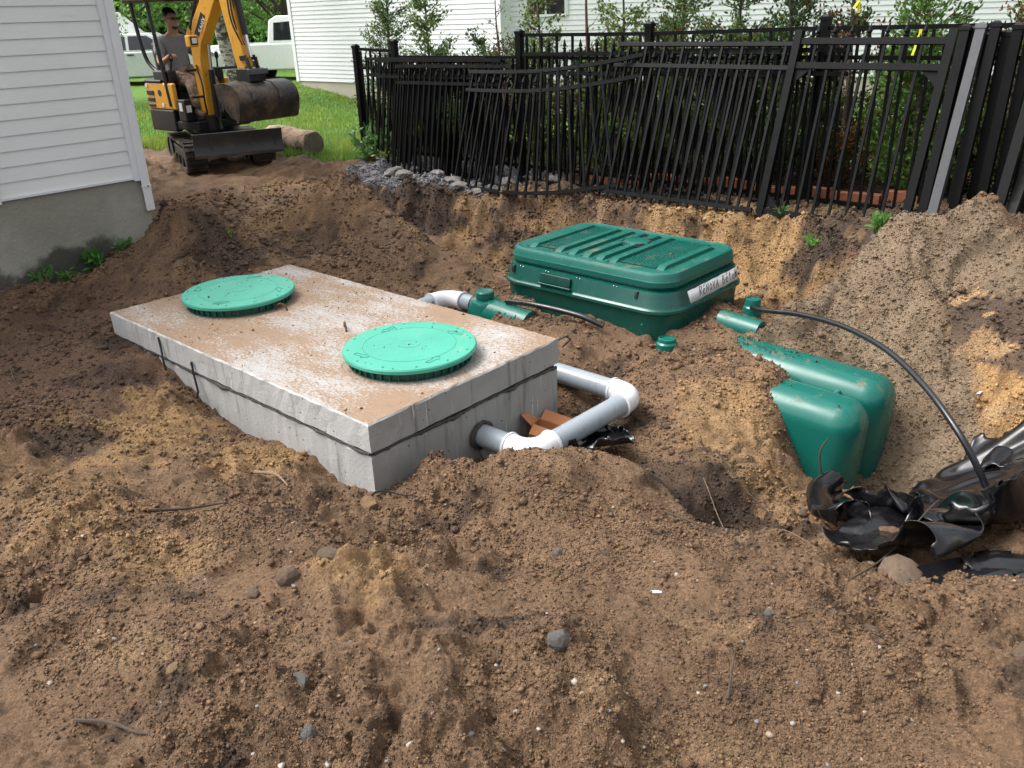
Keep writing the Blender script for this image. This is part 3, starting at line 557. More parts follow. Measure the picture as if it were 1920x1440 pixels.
# ---------------------------------------------------------------- round access covers
def arrow_mesh(name):
    mb = MB(); w = .004
    pts = [(-.045, -.010), (.012, -.010), (.012, -.024), (.05, 0), (.012, .024), (.012, .010), (-.045, .010)]
    for a, b in zip(pts, pts[1:]+pts[:1]): mb.bar((a[0], a[1], 0), (b[0], b[1], 0), .0035, .002)
    return mb.mesh(name, M['lid_line'])
ARROW = arrow_mesh('arrow'); SCREW = MB().lathe([(.006, 0), (.006, .002), (.0035, .003)], (0, 0, 0), 10).mesh('screw', M['lid_line'])
def access_cover(name, label, loc, spin):
    t = thing(name, label, 'manhole cover', loc, spin, 'round green covers on the tank')
    mb = MB(); mb.lathe([(.300, 0.0), (.314, 0), (.314, .006), (.300, .006), (.300, .045), (.312, .045), (.312, .050)], (0, 0, 0), 96, False)
    for k in range(44):
        a = 2*math.pi*k/44; mb.box((.307*math.cos(a), .307*math.sin(a), .026), (.016, .007, .042), Matrix.Rotation(a, 3, 'Z'))
    mb.build('ribbed_collar', M['lid_dark'], t)
    c = MB().lathe([(.300, .048), (.334, .046), (.340, .050), (.341, .066), (.336, .073), (.31, .0755), (.24, .0765), (.12, .077), (.02, .077)], (0, 0, 0), 96).build('cover', M['lid_green'], t, smooth=25)
    MB().lathe([(.2355, .0762), (.2385, .0762), (.2385, .0772), (.2355, .0772), (.2355, .0762)], (0, 0, 0), 72, False).build('moulded_ring', M['lid_line'], c)
    MB().lathe([(.052, .0765), (.056, .0765), (.056, .0782), (.050, .0782), (.045, .0775)], (0, 0, 0), 32, False).build('centre_boss', M['lid_green'], c, smooth=20)
    for k in range(4):
        a = math.pi/2*k+.35; child(ARROW, 'arrow', c, Matrix.Translation((.262*math.cos(a), .262*math.sin(a), .0768)) @ Matrix.Rotation(a+math.pi*.62, 4, 'Z'))
    for k in range(12):
        a = math.pi/6*k; child(SCREW, 'screw', c, Matrix.Translation((.312*math.cos(a), .312*math.sin(a), .0752)))
    return t
access_cover('access_cover', 'round light-green plastic cover on the near end of the concrete slab', (-.514, 3.969, 0), .2)
access_cover('access_cover', 'round light-green plastic cover on the far end of the slab by the house', (-1.684, 5.009, 0), 1.1)
# ---------------------------------------------------------------- pipes
def arc(c0, d0, d1, r, n=9):
    """quarter bend: corner c0, coming along d0 leaving along d1"""
    c0 = Vector(c0); d0 = Vector(d0); d1 = Vector(d1); ce = c0-d0*r+d1*r; return [ce+(-d1*math.cos(t)+d0*math.sin(t))*r for t in np.linspace(0, math.pi/2, n)]
def elbow(parent, corner, d0, d1, r=.095, R0=.064):
    p = arc(corner, d0, d1, r); d0 = Vector(d0); d1 = Vector(d1)
    MB().tube(p, R0, 24).build('elbow', M['pvc_white'], parent, smooth=True, world=True)
    for a, d in ((p[0], -d0), (p[-1], d1)):
        MB().tube([a+d*-.004, a+d*.045, a+d*.048, a+d*.050], [R0, R0+.0015, R0+.0085, R0+.007], 24).build('socket', M['pvc_white'], parent, smooth=True, world=True)
        MB().tube([a+d*.040, a+d*.052], [R0+.007, R0+.007], 24).build('socket_lip', M['pvc_white'], parent, smooth=True, world=True)
e3 = Vector((EV[0], EV[1], 0)); n3 = Vector((NV[0], NV[1], 0))
D0 = Vector((-.62498, 3.21019, -.325)); PR = .0575
E0 = D0+n3*.685
c1 = E0+e3*.335; c2 = c1+n3*.865; c2.z -= .01
run = thing('drain_pipe', 'grey pipe with two white elbows looping round the end of the tank', 'pipe', (c1.x, c1.y, -.4))
def seg(par, a, b, r=PR, m='pvc'): MB().cyl(a, b, r, seg=28).build('pipe_length', M[m], par, smooth=True, world=True)
seg(run, E0-e3*.04, c1-e3*.10); seg(run, c1+n3*.10, c2-n3*.10); seg(run, c2-e3*.10, c2-e3*2.75)
elbow(run, c1, e3, n3); elbow(run, c2, n3, -e3)
mb = MB(); path = []; rad = []
for k in range(25):
    a = 2*math.pi*k/24; rr_ = .066+rs.uniform(-.004, .006); path.append(E0+e3*.008+n3*(rr_*math.cos(a))+Vector((0, 0, 1))*(rr_*math.sin(a))); rad.append(.008+rs.uniform(0, .008))
mb.tube(path, rad, 6); mb.build('grout_ring', M['mortar'], run, smooth=60, world=True)
cA = Vector((-.455, 5.885, -.30)); inl = cA+e3*.31
run2 = thing('inlet_pipe', 'short grey pipe and white elbow feeding the green filter behind the slab', 'pipe', (cA.x, cA.y, -.4))
seg(run2, cA-n3*1.0-Vector((0, 0, .02)), cA-n3*.10); elbow(run2, cA, n3, e3, .12); seg(run2, cA+e3*.12, inl)
MB().tube([inl-e3*.03, inl-e3*.028, inl+e3*.03, inl+e3*.03], [PR, .072, .072, .05], 24).build('rubber_coupling', M['rubber'], run2, smooth=True, world=True)
# ---------------------------------------------------------------- green biofilter
FZ = .085
filt = thing('biofilter', 'dark green plastic filter box with ribbed lid and a white handwritten tape', 'filter tank', (FC[0], FC[1], -.3), YAW)
def rrect(L, W, rc, z, k=8, wob=0):
    p = []
    for sx, sy, a0 in ((1, 1, 0), (-1, 1, 90), (-1, -1, 180), (1, -1, 270)):
        for i in range(k+1):
            a = R(a0+i*90/k); p.append((sx*(L/2-rc)+rc*math.cos(a), sy*(W/2-rc)+rc*math.sin(a), z))
    return p
z = FZ+.3
lid = MB(); loft(lid, [rrect(FL-.02, FW-.02, .15, z-.105), rrect(FL+.012, FW+.012, .16, z-.085), rrect(FL+.016, FW+.016, .165, z-.055), rrect(FL+.006, FW+.006, .165, z-.045), rrect(FL, FW, .165, z-.022), rrect(FL-.02, FW-.02, .155, z-.006), rrect(FL-.06, FW-.06, .14, z), rrect(FL-.085, FW-.085, .13, z-.004), rrect(FL-.11, FW-.11, .12, z-.006), rrect(FL-.4, FW-.4, .08, z-.004)])
lid_o = lid.build('lid', M['green_top'], filt, smooth=30)
RIBW = .016
ribx = [-.50, -.27, -.15, -.035, .08, .19]
for x in ribx:
    MB().box((x, -.005, z+.004), (.058, FW-.18, .026), taper=.84).build('lid_rib', M['green_top'], lid_o, bevel=.003)
    MB().box((x-.037, -.005, z-.002), (.012, FW-.19, .004)).build('groove_shade_strip', M['lid_dark'], lid_o)  # flat dark strip, painted as the shade of a groove beside the rib
MB().box((.535, -.02, z+.004), (.06, FW-.28, .026), taper=.84).build('lid_rib', M['green_top'], lid_o, bevel=.003)
for x0, x1 in ((-.47, -.31), (.235, .50)):                   # chequered grip panels: fine raised bars
    mb = MB(); k = 0
    x = x0
    while x < x1: mb.box((x, 0, z-.0015), (.0055, FW-.24, .007)); x += .0185
    y = -FW/2+.14
    while y < FW/2-.14: mb.box(((x0+x1)/2, y, z-.0013), (x1-x0, .0055, .007)); y += .0185
    mb.build('grip_panel', M['green_top'], lid_o)
vent = MB().lathe([(.105, 0), (.100, .010), (.09, .016), (.05, .019), (.01, .020)], (.06, .10, z+.006), 40).build('vent_cap', M['green_top'], lid_o, smooth=30)
for k in range(6):
    a = R(60*k+15); path = [(.06+.098*math.cos(a+d), .10+.098*math.sin(a+d), z+.0165) for d in np.linspace(-.32, .32, 7)]
    MB().tube(path, .0075, 6).build('vent_slot', M['rubber'], vent)
M['hollow'] = simple('recess_shade_green', (.002, .042, .032), .35)  # no real recess: its shade is put into this darker green
# riser body under the lid
def body_rings(spec): return [rrect(FL+a, FW+a, rc, zz+.3, 10) for a, rc, zz in spec]
UP = [(-.055, .13, .0), (-.05, .14, -.018), (.0, .165, -.028), (.03, .17, -.032), (.055, .185, -.06), (.085, .20, -.125), (.098, .205, -.135), (.118, .215, -.142), (.122, .215, -.158), (.108, .205, -.166), (.085, .20, -.170), (.068, .19, -.235), (.055, .185, -.60)]
mb = MB(); loft(mb, body_rings(UP)); ris = mb.build('riser', M['green'], filt, smooth=28)
for (x, wd) in ((-.18, .26),):                               # hand hold on the long side, its recess shade painted on a box
    yb = -FW/2-.048
    MB().box((x, yb+.004, .3-.075), (wd, .016, .062), Matrix.Rotation(-.22, 3, 'X')).build('hand_hold', M['hollow'], ris, bevel=.004)
    MB().box((x, yb-.006, .3-.115), (wd+.02, .03, .012), Matrix.Rotation(-.3, 3, 'X')).build('hand_hold_lip', M['green'], ris, bevel=.004)
for x in (-.57, .47):
    MB().box((x, -FW/2-.027, .3-.06), (.022, .02, .05), Matrix.Rotation(-.22, 3, 'X')).build('slot', M['rubber'], ris, bevel=.006)
for x in (-.50, -.27, .0, .30):
    for dx, zz in ((-.012, -.035), (.012, -.037), (.026, -.004)):
        MB().lathe([(.0045, 0), (.0045, .003), (.002, .004)], (0, 0, 0), 8).xf(Matrix.Translation((x+dx, -FW/2-.012-(.008 if zz < -.02 else -.03), .3+zz)) @ Matrix.Rotation(R(75), 4, 'X')).build('screw', M['chrome'], ris)
for x in (-.45, .52):
    MB().lathe([(.007, 0), (.007, .003), (.004, .003)], (0, 0, 0), 10).xf(Matrix.Translation((x, -FW/2-.0345, .3-.245)) @ Matrix.Rotation(R(90), 4, 'X')).build('bolt', M['lid_line'], ris)
# white tape with marker lettering on the face that looks along the plot
y0, y1 = -.27, .46
def tpt(y, zz, d=0):
    k = (-.05-zz)/.08; aa = .052+.034*k; rc = .183+.014*k; xx = FL/2+aa/2; yf = FW/2+aa/2-rc
    if y <= yf: return (xx+d, y, .3+zz)
    an = (y-yf)/rc; return (xx-rc+(rc+d)*math.cos(an), yf+(rc+d)*math.sin(an), .3+zz)
tp = MB(); nn = 16; top_ = []; bot_ = []
for i in range(nn+1):
    y = y0+(y1-y0)*i/nn; u = i/nn; top_.append((y-.008*(i == 0), -.050+.012*u+.002*math.sin(i*2.1))); bot_.append((y+.012*(i == 0), -.133+.012*u+.002*math.sin(i*1.7)))
vs = [tpt(*p, .0035) for p in top_]+[tpt(*p, .0035) for p in bot_]; tp.add(vs, [(i, i+1, nn+2+i, nn+1+i) for i in range(nn)])
tape = tp.build('tape', M['tape'], filt, smooth=True); _m = tape.modifiers.new('t', 'SOLIDIFY'); _m.thickness = .002
GL = {'R': [[(0, 0), (.05, 1)], [(.05, 1), (.55, .95), (.6, .65), (.1, .5)], [(.15, .5), (.65, 0)]],
      'e': [[(.05, .35), (.55, .42), (.5, .62), (.2, .62), (.03, .3), (.2, .02), (.55, .08)], [(.25, .85), (.5, 1.08)]],
      'N': [[(0, 0), (.05, .9), (.5, .05), (.6, .95)]], 'O': [[(.3, .85), (.02, .5), (.15, .05), (.5, .1), (.6, .55), (.3, .85)]],
      'V': [[(0, .9), (.25, .0), (.55, .9)]], 'A': [[(0, 0), (.3, .95), (.6, 0)], [(.12, .35), (.5, .38)]],
      'B': [[(0, 0), (.03, 1), (.5, .9), (.45, .6), (.08, .52), (.6, .4), (.5, .03), (0, 0)]], 't': [[(.25, 1), (.25, .08), (.45, .02)], [(0, .7), (.55, .74)]],
      'o': [[(.3, .65), (.03, .35), (.2, .02), (.5, .1), (.55, .45), (.3, .65)]], 'n': [[(0, 0), (.0, .75), (.45, .02), (.52, .85)]]}
yy = y0+.13; hgt = .056
for ch in 'ReNOVA BetON':
    if ch == ' ': yy += .045; continue
    k = {'O': 'o'}.get(ch, ch) if yy > y0+.5 else ch
    mb = MB(); base = -.112+.02*(yy-y0)*.5+rs.uniform(-.002, .002); sl = rs.uniform(-.05, .1)
    for st_ in GL[k]:
        q = [tpt(yy+(px+sl*py)*.044, base+py*hgt, .0045) for px, py in st_]; mb.tube(q, .0024, 5)
    mb.build('letter', M['inkblack'], tape); yy += .043
# fittings beside the box: inlet tee, vent caps
ft = MB().tube([inl+e3*.0-Vector((0, 0, .03)), inl+e3*.5-Vector((0, 0, .05))], [.105, .105], 24).build('inlet_stub', M['green_tank'], filt, smooth=True, world=True)
p = inl+e3*.075
MB().lathe([(.115, -.16), (.112, .035), (.10, .055), (.062, .06), (.062, .075), (.066, .078), (.066, .115), (.060, .122), (.02, .124)], tuple(p), 32).build('inlet_riser', M['green_tank'], filt, smooth=True, world=True)
def capm(nm, x, y, z, r, h): MB().lathe([(r*1.25, -.5), (r*1.18, -h), (r, -h+.01), (r, -.012), (r*.95, 0), (r*.8, .002), (r*.78, -.006), (.01, -.007)], (x, y, z), 28).build(nm, M['green_tank'], filt, smooth=30, world=True)
capm('vent_stub', .952, 4.735, -.235, .055, .03); capm('vent_stub', 1.575, 5.12, -.13, .050, .055)
q = Vector((1.36, 5.08, -.26)); MB().tube([q, q+e3*.28-Vector((0, 0, .02))], [.075, .075], 20).build('outlet_stub', M['green_tank'], filt, smooth=True, world=True)
for k in range(2):                                           # two ribs showing left of the box
    a = Vector(E2(-4.35, 5.05+.17*k)+(-.27,)); MB().tube([a, a+e3*.9], .06, 16).build('shell_rib', M['green_tank'], filt, smooth=True, world=True)
# the tank shell under the sand: two big rounded lobes
def lobe(s0, s1, t0, wd, ztop, zbot, rad):
    mb = MB(); mb.box((0, 0, 0), (s1-s0, wd, ztop-zbot)); mb.xf(Matrix.Translation((*E2((s0+s1)/2, t0), (ztop+zbot)/2)) @ Matrix.Rotation(YAW, 4, 'Z') @ Matrix.Rotation(R(2.5), 4, 'Y'))
    o = mb.build('tank_lobe', M['green_tank'], filt, world=True); m = o.modifiers.new('round', 'BEVEL'); m.width = rad; m.segments = 10; m.limit_method = 'NONE'
    for p in o.data.polygons: p.use_smooth = True
    return o
lobe(-2.3, -1.29, 4.165, .335, -.335, -1.40, .135); lobe(-2.4, -1.27, 4.50, .335, -.295, -1.40, .135)
mb = MB(); mb.box((0, 0, 0), (1.3, .26, .7)); mb.xf(Matrix.Translation((*E2(-2.0, 4.335), -.80)) @ Matrix.Rotation(YAW, 4, 'Z')); mb.build('web', M['green_tank'], filt, bevel=.02, world=True)
mb = MB(); mb.box((0, 0, 0), (.035, .20, .08)); mb.xf(Matrix.Translation((*E2(-1.50, 4.335), -.42)) @ Matrix.Rotation(YAW, 4, 'Z')); mb.build('web_rib', M['green_tank'], filt, bevel=.012, world=True)
# ---------------------------------------------------------------- black hose
def smooth_path(p, n=60):
    p = [Vector(q) for q in p]; p = [p[0]*2-p[1]]+p+[p[-1]*2-p[-2]]; out = []
    m = len(p)-3
    for i in range(m):
        for k in range(max(2, n//m)):
            t = k/max(2, n//m); a, b, c, d = p[i:i+4]; out.append(.5*((2*b)+(c-a)*t+(2*a-5*b+4*c-d)*t*t+(3*b-a-3*c+d)*t**3))
    return out+[p[-2]]
hp = smooth_path([(1.55, 5.06, -.17), (1.591, 4.939, -.15), (1.734, 4.701, -.1), (1.85, 4.349, -.05), (1.915, 3.946, -.03), (1.939, 3.575, -.06), (1.961, 3.286, -.14), (2.013, 3.159, -.26), (2.095, 3.088, -.45), (2.13, 3.05, -.6)], 120)
tag(MB().tube(hp, .0155, 14).build('hose', M['hose'], smooth=True), 'black plastic hose arching from the filter down to the black sheet', 'hose')
hp2 = smooth_path([(-.02, 5.5, -.22), (.2, 5.32, -.2), (.45, 5.14, -.215), (.6, 5.05, -.26)], 30)
tag(MB().tube(hp2, .018, 12).build('hose', M['hose'], smooth=True), 'short black tube lying along the left foot of the green filter', 'hose')
# ---------------------------------------------------------------- house at the left
hc = Vector((-2.85, 6.75, 0)); WD = Vector((math.cos(R(49)), math.sin(R(49)), 0)); WN = Vector((WD.y, -WD.x, 0)); UPV = Vector((0, 0, 1))
house = thing('house', 'white-sided house with grey parged foundation at the left edge', 'house', (hc.x, hc.y, 0))
def wpt(u, out, z): return hc+WD*u+WN*out+UPV*z
mb = MB(); L0 = 4.6
poly = [(0, -.02), (-L0, -.02), (-L0, -5.0), (0, -5.0)]
mb.prism([wpt(u, o_, -.9) for u, o_ in poly], (0, 0, 1.415)); mb.build('foundation', M['found'], house, world=True)
mb = MB(); mb.prism([wpt(u, o_, .52) for u, o_ in [(-.01, -.03), (-L0, -.03), (-L0, -4.98), (-.01, -4.98)]], (0, 0, 2.7)); mb.build('wall_core', M['siding'], house, world=True)
def lap_board(a, d, nrm, ln, z0, pitch, mat, parent, name='siding_board', prof=.014):
    """one clapboard: thin at its top, standing proud at its lower edge"""
    mb = MB(); P0 = [(.0, pitch+.012), (.004, pitch+.012), (prof, .004), (prof, 0), (.0, 0)]
    q = [a+nrm*x+UPV*(z0+z) for x, z in P0]; mb.prism(q, d*ln); return mb.build(name, mat, parent, world=True)
for i in range(25):
    z0 = .505+.103*i
    lap_board(wpt(-.075, -.028, 0), -WD, WN, 1.0, z0, .103, M['siding'], house)
    lap_board(wpt(-1.115, -.028, 0), -WD, WN, 3.4, z0, .103, M['siding'], house)
    lap_board(wpt(-.028, -.08, 0), -WN, WD, 4.8, z0, .103, M['siding'], house)
mb = MB(); mb.prism([wpt(u, o_, .478) for u, o_ in [(-.095, .004), (-.075, .010), (-.03, .010), (-.012, .004), (-.012, -.09), (-.03, -.09), (-.095, -.03)]], (0, 0, 2.7)); mb.build('corner_post', M['trim'], house, world=True)
mb = MB(); mb.prism([wpt(u, o_, .24) for u, o_ in [(-.052, .018), (-.045, .024), (.012, .024), (.02, .014), (.02, -.03), (-.0, -.035), (-.052, .012)]], (0, 0, 2.95)); dsp = mb.build('downspout', M['trim'], house, world=True)
mb = MB(); mb.prism([wpt(u, o_, .42) for u, o_ in [(-.056, .016), (-.047, .028), (.014, .028), (.025, .014), (.025, -.034), (0, -.038), (-.056, .010)]], (0, 0, .018)); mb.build('strap_band', M['trim'], dsp)
mb = MB(); mb.lathe([(.006, 0), (.006, .006), (.002, .008)], (0, 0, 0), 8); mb.xf(Matrix.Translation(wpt(-.01, .027, .43)) @ Matrix.Rotation(R(49), 4, 'Z') @ Matrix.Rotation(R(90), 4, 'X')); mb.build('rivet', M['rust'], dsp)
mb = MB(); mb.prism([wpt(u, o_, .47) for u, o_ in [(-1.115, .006), (-1.075, .006), (-1.075, -.03), (-1.115, -.03)]], (0, 0, 2.7)); mb.build('joint_trim', M['trim'], house, world=True)
mb = MB(); mb.prism([wpt(u, o_, .49) for u, o_ in [(-.09, .004), (-L0, .004), (-L0, -.03), (-.09, -.03)]], (0, 0, .016)); mb.build('starter_strip', M['trim'], house, world=True)
mb = MB(); mb.prism([wpt(u, o_, 3.15) for u, o_ in [(.35, .35), (-L0-.3, .35), (-L0-.3, -5.3), (.35, -5.3)]], (0, 0, .16)); mb.build('eave', M['trim'], house, world=True)
M['shingle'] = simple('roof_shingle', (.07, .065, .06), .95, var=.3, vs=20)
mb = MB(); r_ = [wpt(.38, .38, 3.31), wpt(-L0-.3, .38, 3.31), wpt(-L0-.3, -5.3, 3.31), wpt(.38, -5.3, 3.31), wpt(-.0, -2.45, 4.7), wpt(-L0, -2.45, 4.7)]; mb.add(r_, [(0, 1, 5, 4), (2, 3, 4, 5), (0, 4, 3), (1, 2, 5), (3, 2, 1, 0)]); mb.build('roof', M['shingle'], house, world=True)
# ---------------------------------------------------------------- neighbouring houses
def far_house(name, label, A, B, depth, zf, nb, pitch, zbot, left_ret=True, window=None):
    A = Vector(A); B = Vector(B); d = (B-A).normalized(); ln = (B-A).length; nr = Vector((d.y, -d.x, 0))
    if nr.y > 0: nr = -nr
    h = thing(name, label, 'house', (A.x, A.y, zbot)); back = -nr*depth
    top = zf+nb*pitch
    mb = MB(); mb.prism([p+UPV*zbot for p in (A-nr*.03, B-nr*.03, B+back, A+back)], (0, 0, zf-zbot)); mb.build('foundation', M['found_far'], h, world=True)
    mb = MB(); mb.prism([p+UPV*zf for p in (A-nr*.02, B-nr*.02, B+back, A+back)], (0, 0, top-zf)); mb.build('wall_core', M['siding_far'], h, world=True)
    for i in range(nb):
        segs = [(0.0, ln)]
        if window and i >= window[2] and i < window[3]: segs = [(0, window[0]), (window[1], ln)]
        for a, b in segs: lap_board(A+d*a-nr*.021, d, nr, b-a, zf+i*pitch, pitch, M['siding_far'], h, prof=.020)
    mb = MB()
    for a in (A, B): 
        m2 = MB(); m2.prism([a+UPV*(zf-.02)+q for q in (d*-.06+nr*.012, d*.06+nr*.012, d*.06-nr*.03, d*-.06-nr*.03)], (0, 0, top-zf)); m2.build('corner_post', M['siding_far'], h, world=True)
    mb = MB(); C0 = [A-d*.4+nr*.45, B+d*.4+nr*.45, B+d*.4+back-nr*.4, A-d*.4+back-nr*.4]; rid = [(C0[0]+C0[3])/2+UPV*(top+2.2), (C0[1]+C0[2])/2+UPV*(top+2.2)]
    mb.add([p+UPV*top for p in C0]+rid, [(0, 1, 5, 4), (2, 3, 4, 5), (0, 4, 3), (1, 2, 5), (3, 2, 1, 0)]); mb.build('roof', M['shingle'], h, world=True)
    if window:
        a, b, i0, i1 = window; z0 = zf+i0*pitch; z1 = zf+i1*pitch; c = A+d*((a+b)/2)
        wn_ = MB(); 
        for p0, p1, w_ in ((A+d*a+UPV*z0, A+d*b+UPV*z0, .07), (A+d*a+UPV*z1, A+d*b+UPV*z1, .07), (A+d*a+UPV*z0, A+d*a+UPV*z1, .07), (A+d*b+UPV*z0, A+d*b+UPV*z1, .07), (c+UPV*z0, c+UPV*z1, .04)): wn_.bar(p0+nr*.005, p1+nr*.005, w_, .05)
        wo_ = wn_.build('window', M['siding_far'], h, world=True)
        m2 = MB(); m2.prism([A+d*a+UPV*z0-nr*.012, A+d*b+UPV*z0-nr*.012, A+d*b+UPV*z1-nr*.012, A+d*a+UPV*z1-nr*.012], -nr*.01); m2.build('pane', M['glass_dark'], wo_)
    return h
far_house('house', 'white clapboard house beyond the lawn, left of the leaned fence panels', (-5.55, 24.2, 0), (-.03, 19.55, 0), 8, .08, 46, .1016, -.8)
far_house('house', 'white clapboard house with a window directly behind the fence', (.12, 19.9, 0), (10.4, 17.0, 0), 7, .20, 44, .1016, -.8, window=(.45, 1.35, 13, 26))
# ---------------------------------------------------------------- fences
_pk = {}
def picket_mesh(h, fin):
    k = (round(h, 3), fin)
    if k not in _pk:
        mb = MB(); mb.box((0, 0, h/2), (.019, .019, h))
        if fin: mb.lathe([(.009, 0), (.016, .006), (.016, .016), (.008, .022), (.017, .034), (.015, .048), (.001, .095)], (0, 0, h), 8)
        _pk[k] = mb.mesh('picket', M['fence'])
    return _pk[k]
def post_mesh(h, w=.062, m='fence'):
    k = ('post', round(h, 2), w, m)
    if k not in _pk:
        mb = MB(); mb.box((0, 0, h/2-.012), (w, w, h-.024)); mb.box((0, 0, h-.016), (w+.012, w+.012, .024)); mb.box((0, 0, h+.004), (w, w, .016), taper=.55); _pk[k] = mb.mesh('post', M[m])
    return _pk[k]
def frame(o, u, up):
    u = Vector(u).normalized(); up = Vector(up).normalized(); v = up.cross(u).normalized(); up = u.cross(v)
    return Matrix(((u.x, v.x, up.x, o[0]), (u.y, v.y, up.y, o[1]), (u.z, v.z, up.z, o[2]), (0, 0, 0, 1)))
def F3(s, t, z): return Vector((*E2(s, t), z))
# standing fence
inst = thing('picket_fence', 'standing black metal picket fence with posts, behind the loose leaned panels', 'fence', tuple(F3(-4.5, 6.55, 0)), 0)
posts = [(-8.26, 1.31), (-7.58, 1.36), (-5.74, 1.44), (-4.26, 1.485), (-2.73, 1.51), (-1.20, 1.50), (.3, 1.5), (1.8, 1.5)]
Minv = inst.matrix_basis.inverted()
for s, zt in posts:
    lean = .05 if s < -8 else 0
    o = child(post_mesh(zt-.0), 'post', inst, Matrix.Identity(4)); o.matrix_parent_inverse = Minv; o.matrix_basis = frame(F3(s, 6.55, 0), e3, Vector((EV[0]*0-.00, 0, 1)))
tops = {0: (1.27, 1.25), 1: (1.19, 1.20), 2: (1.40, 1.40), 3: (1.40, 1.425), 4: (1.425, 1.43), 5: (1.43, 1.43), 6: (1.43, 1.43)}
for i in range(len(posts)-1):
    s0, s1 = posts[i][0], posts[i+1][0]; za, zb = tops[i]; n_ = max(4, int(round((s1-s0)/.178)))
    for dz in (0, -.20, 1):
        a = F3(s0+.03, 6.55, (za+dz) if dz <= 0 else .17); b = F3(s1-.03, 6.55, (zb+dz) if dz <= 0 else .17)
        MB().bar(a, b, .026, .030).build('rail', M['fence'], inst, world=True)
    for k in range(2*n_-1):
        u = (k+1)/(2*n_); s = s0+(s1-s0)*u; zt = za+(zb-za)*u; tall = k % 2 == 0; h = (zt-.015-.13) if tall else (zt-.09-.13-.04)
        h = round(h*50)/50
        o = child(picket_mesh(h, not tall), 'picket', inst, Matrix.Translation(F3(s, 6.55, .13)) @ Matrix.Rotation(YAW, 4, 'Z')); o.matrix_parent_inverse = Minv
def panel(label, s0, s1, tb, tt, zb0, zb1, ht, skew=0, bend=None, sp=.090, gate=False, name='fence_section', off=.0, cat='fence panel', r2=.165):
    """a loose panel: foot at t=tb, head leaning to t=tt; bend(u) -> (dt, dz)"""
    bend = bend or (lambda u: (0, 0)); root = thing(name, label, cat, tuple(F3((s0+s1)/2, tb, (zb0+zb1)/2)), 0, 'loose fence panels leaned on the standing fence'); Mi = root.matrix_basis.inverted()
    def foot(u): dt, dz = bend(u); return F3(s0+(s1-s0)*u, tb+dt, zb0+(zb1-zb0)*u+dz)
    tilt = Vector((*(NV*(tt-tb)), 0))+UPV*ht+e3*skew; tl = tilt.length; tn_ = tilt/tl
    def at(u, k): return foot(u)+tilt*k
    nseg = 14 if bend(.37) != (0, 0) or bend(.9) != (0, 0) else 1
    for k in (1.0, 1-r2/ht, .035):
        mb = MB(); pts = [at(i/nseg, k) for i in range(nseg+1)]
        for a, b in zip(pts, pts[1:]): mb.bar(a, b+(b-a).normalized()*.004, .028 if not gate else .034, .032 if not gate else .045, up=tn_)
        mb.build('rail', M['fence'], root, world=True)
    n_ = int((s1-s0)/sp); 
    for i in range(n_+1):
        u = min(1, max(0, (i+.3+off)/(n_+.6+off)))
        if gate and (i == 0 or i == n_): continue
        tall = i % 2 == 0 or gate; h = round((tl-.01 if tall and not gate else tl*(1-.085/ht-.04))*40)/40
        if gate: h = round((tl+.02)*40)/40
        du = (foot(min(1, u+.03))-foot(max(0, u-.03)))
        o = child(picket_mesh(h, (not tall) or gate), 'picket', root, frame(foot(u), du, tn_)); o.matrix_parent_inverse = Mi
    if gate:
        for u in (0, 1):
            MB().bar(at(u, -.02), at(u, 1.06), .055, .055, up=(NV[0], NV[1], 0)).build('stile', M['fence'], root, world=True)
            sg = 1 if u == 0 else -1
            for k, dk in ((1-r2/ht-.02, -.11), (.06, .11)):
                c_ = at(u, k)+e3*.02*sg; mb = MB(); mb.prism([c_, c_+e3*(.12*sg), c_+tn_*(dk*1.0)], Vector((NV[0], NV[1], 0))*.012); mb.build('gusset', M['fence'], root, world=True)
    return root
panel('loose black picket panel at the far left, its foot by the leafy weed', -7.95, -6.1, 6.28, 6.46, -.02, .0, 1.19)
panel('loose black picket panel second from the left, close in front of the first', -7.70, -5.85, 6.20, 6.40, -.02, .0, 1.18, off=.4)
panel('loose black picket panel third from the left, over the grey gravel', -7.3, -5.66, 6.12, 6.34, -.02, .0, 1.13, off=.15, sp=.085)
panel('loose black picket panel squeezed between the gravel panels and the standing fence', -7.5, -5.9, 6.38, 6.49, -.01, .0, 1.16, off=.7, sp=.08)
panel('bent black picket panel whose rails curve up to the right', -6.15, -4.24, 5.92, 6.26, .0, .03, 1.08, bend=lambda u: (.10*math.sin(u*3.0)*(-1)+.55*max(0, u-.55)**1.4, .10*u*u*u+.07*max(0, u-.5)**1.3), sp=.115)
panel('upright black picket panel hidden behind the bent one', -5.65, -4.0, 6.36, 6.50, .03, .05, 1.20, off=.3, sp=.085)
panel('upright black picket panel between the straight panel and the standing fence', -3.95, -2.55, 6.40, 6.51, .08, .09, 1.19, skew=.05, off=.6, sp=.085)
panel('straight black picket panel between the bent panel and the gate', -4.6, -2.95, 6.03, 6.46, .10, .10, 1.22, skew=.10)
panel('black picket panel tucked behind the straight one, left of the gate', -4.45, -3.2, 6.16, 6.50, .10, .10, 1.16, skew=.16, off=.45)
panel('black garden gate with corner gussets, the rightmost of the leaned panels', -2.90, -1.83, 6.10, 6.44, .09, .09, 1.25, skew=.02, gate=True, sp=.122, name='garden_gate', cat='gate')
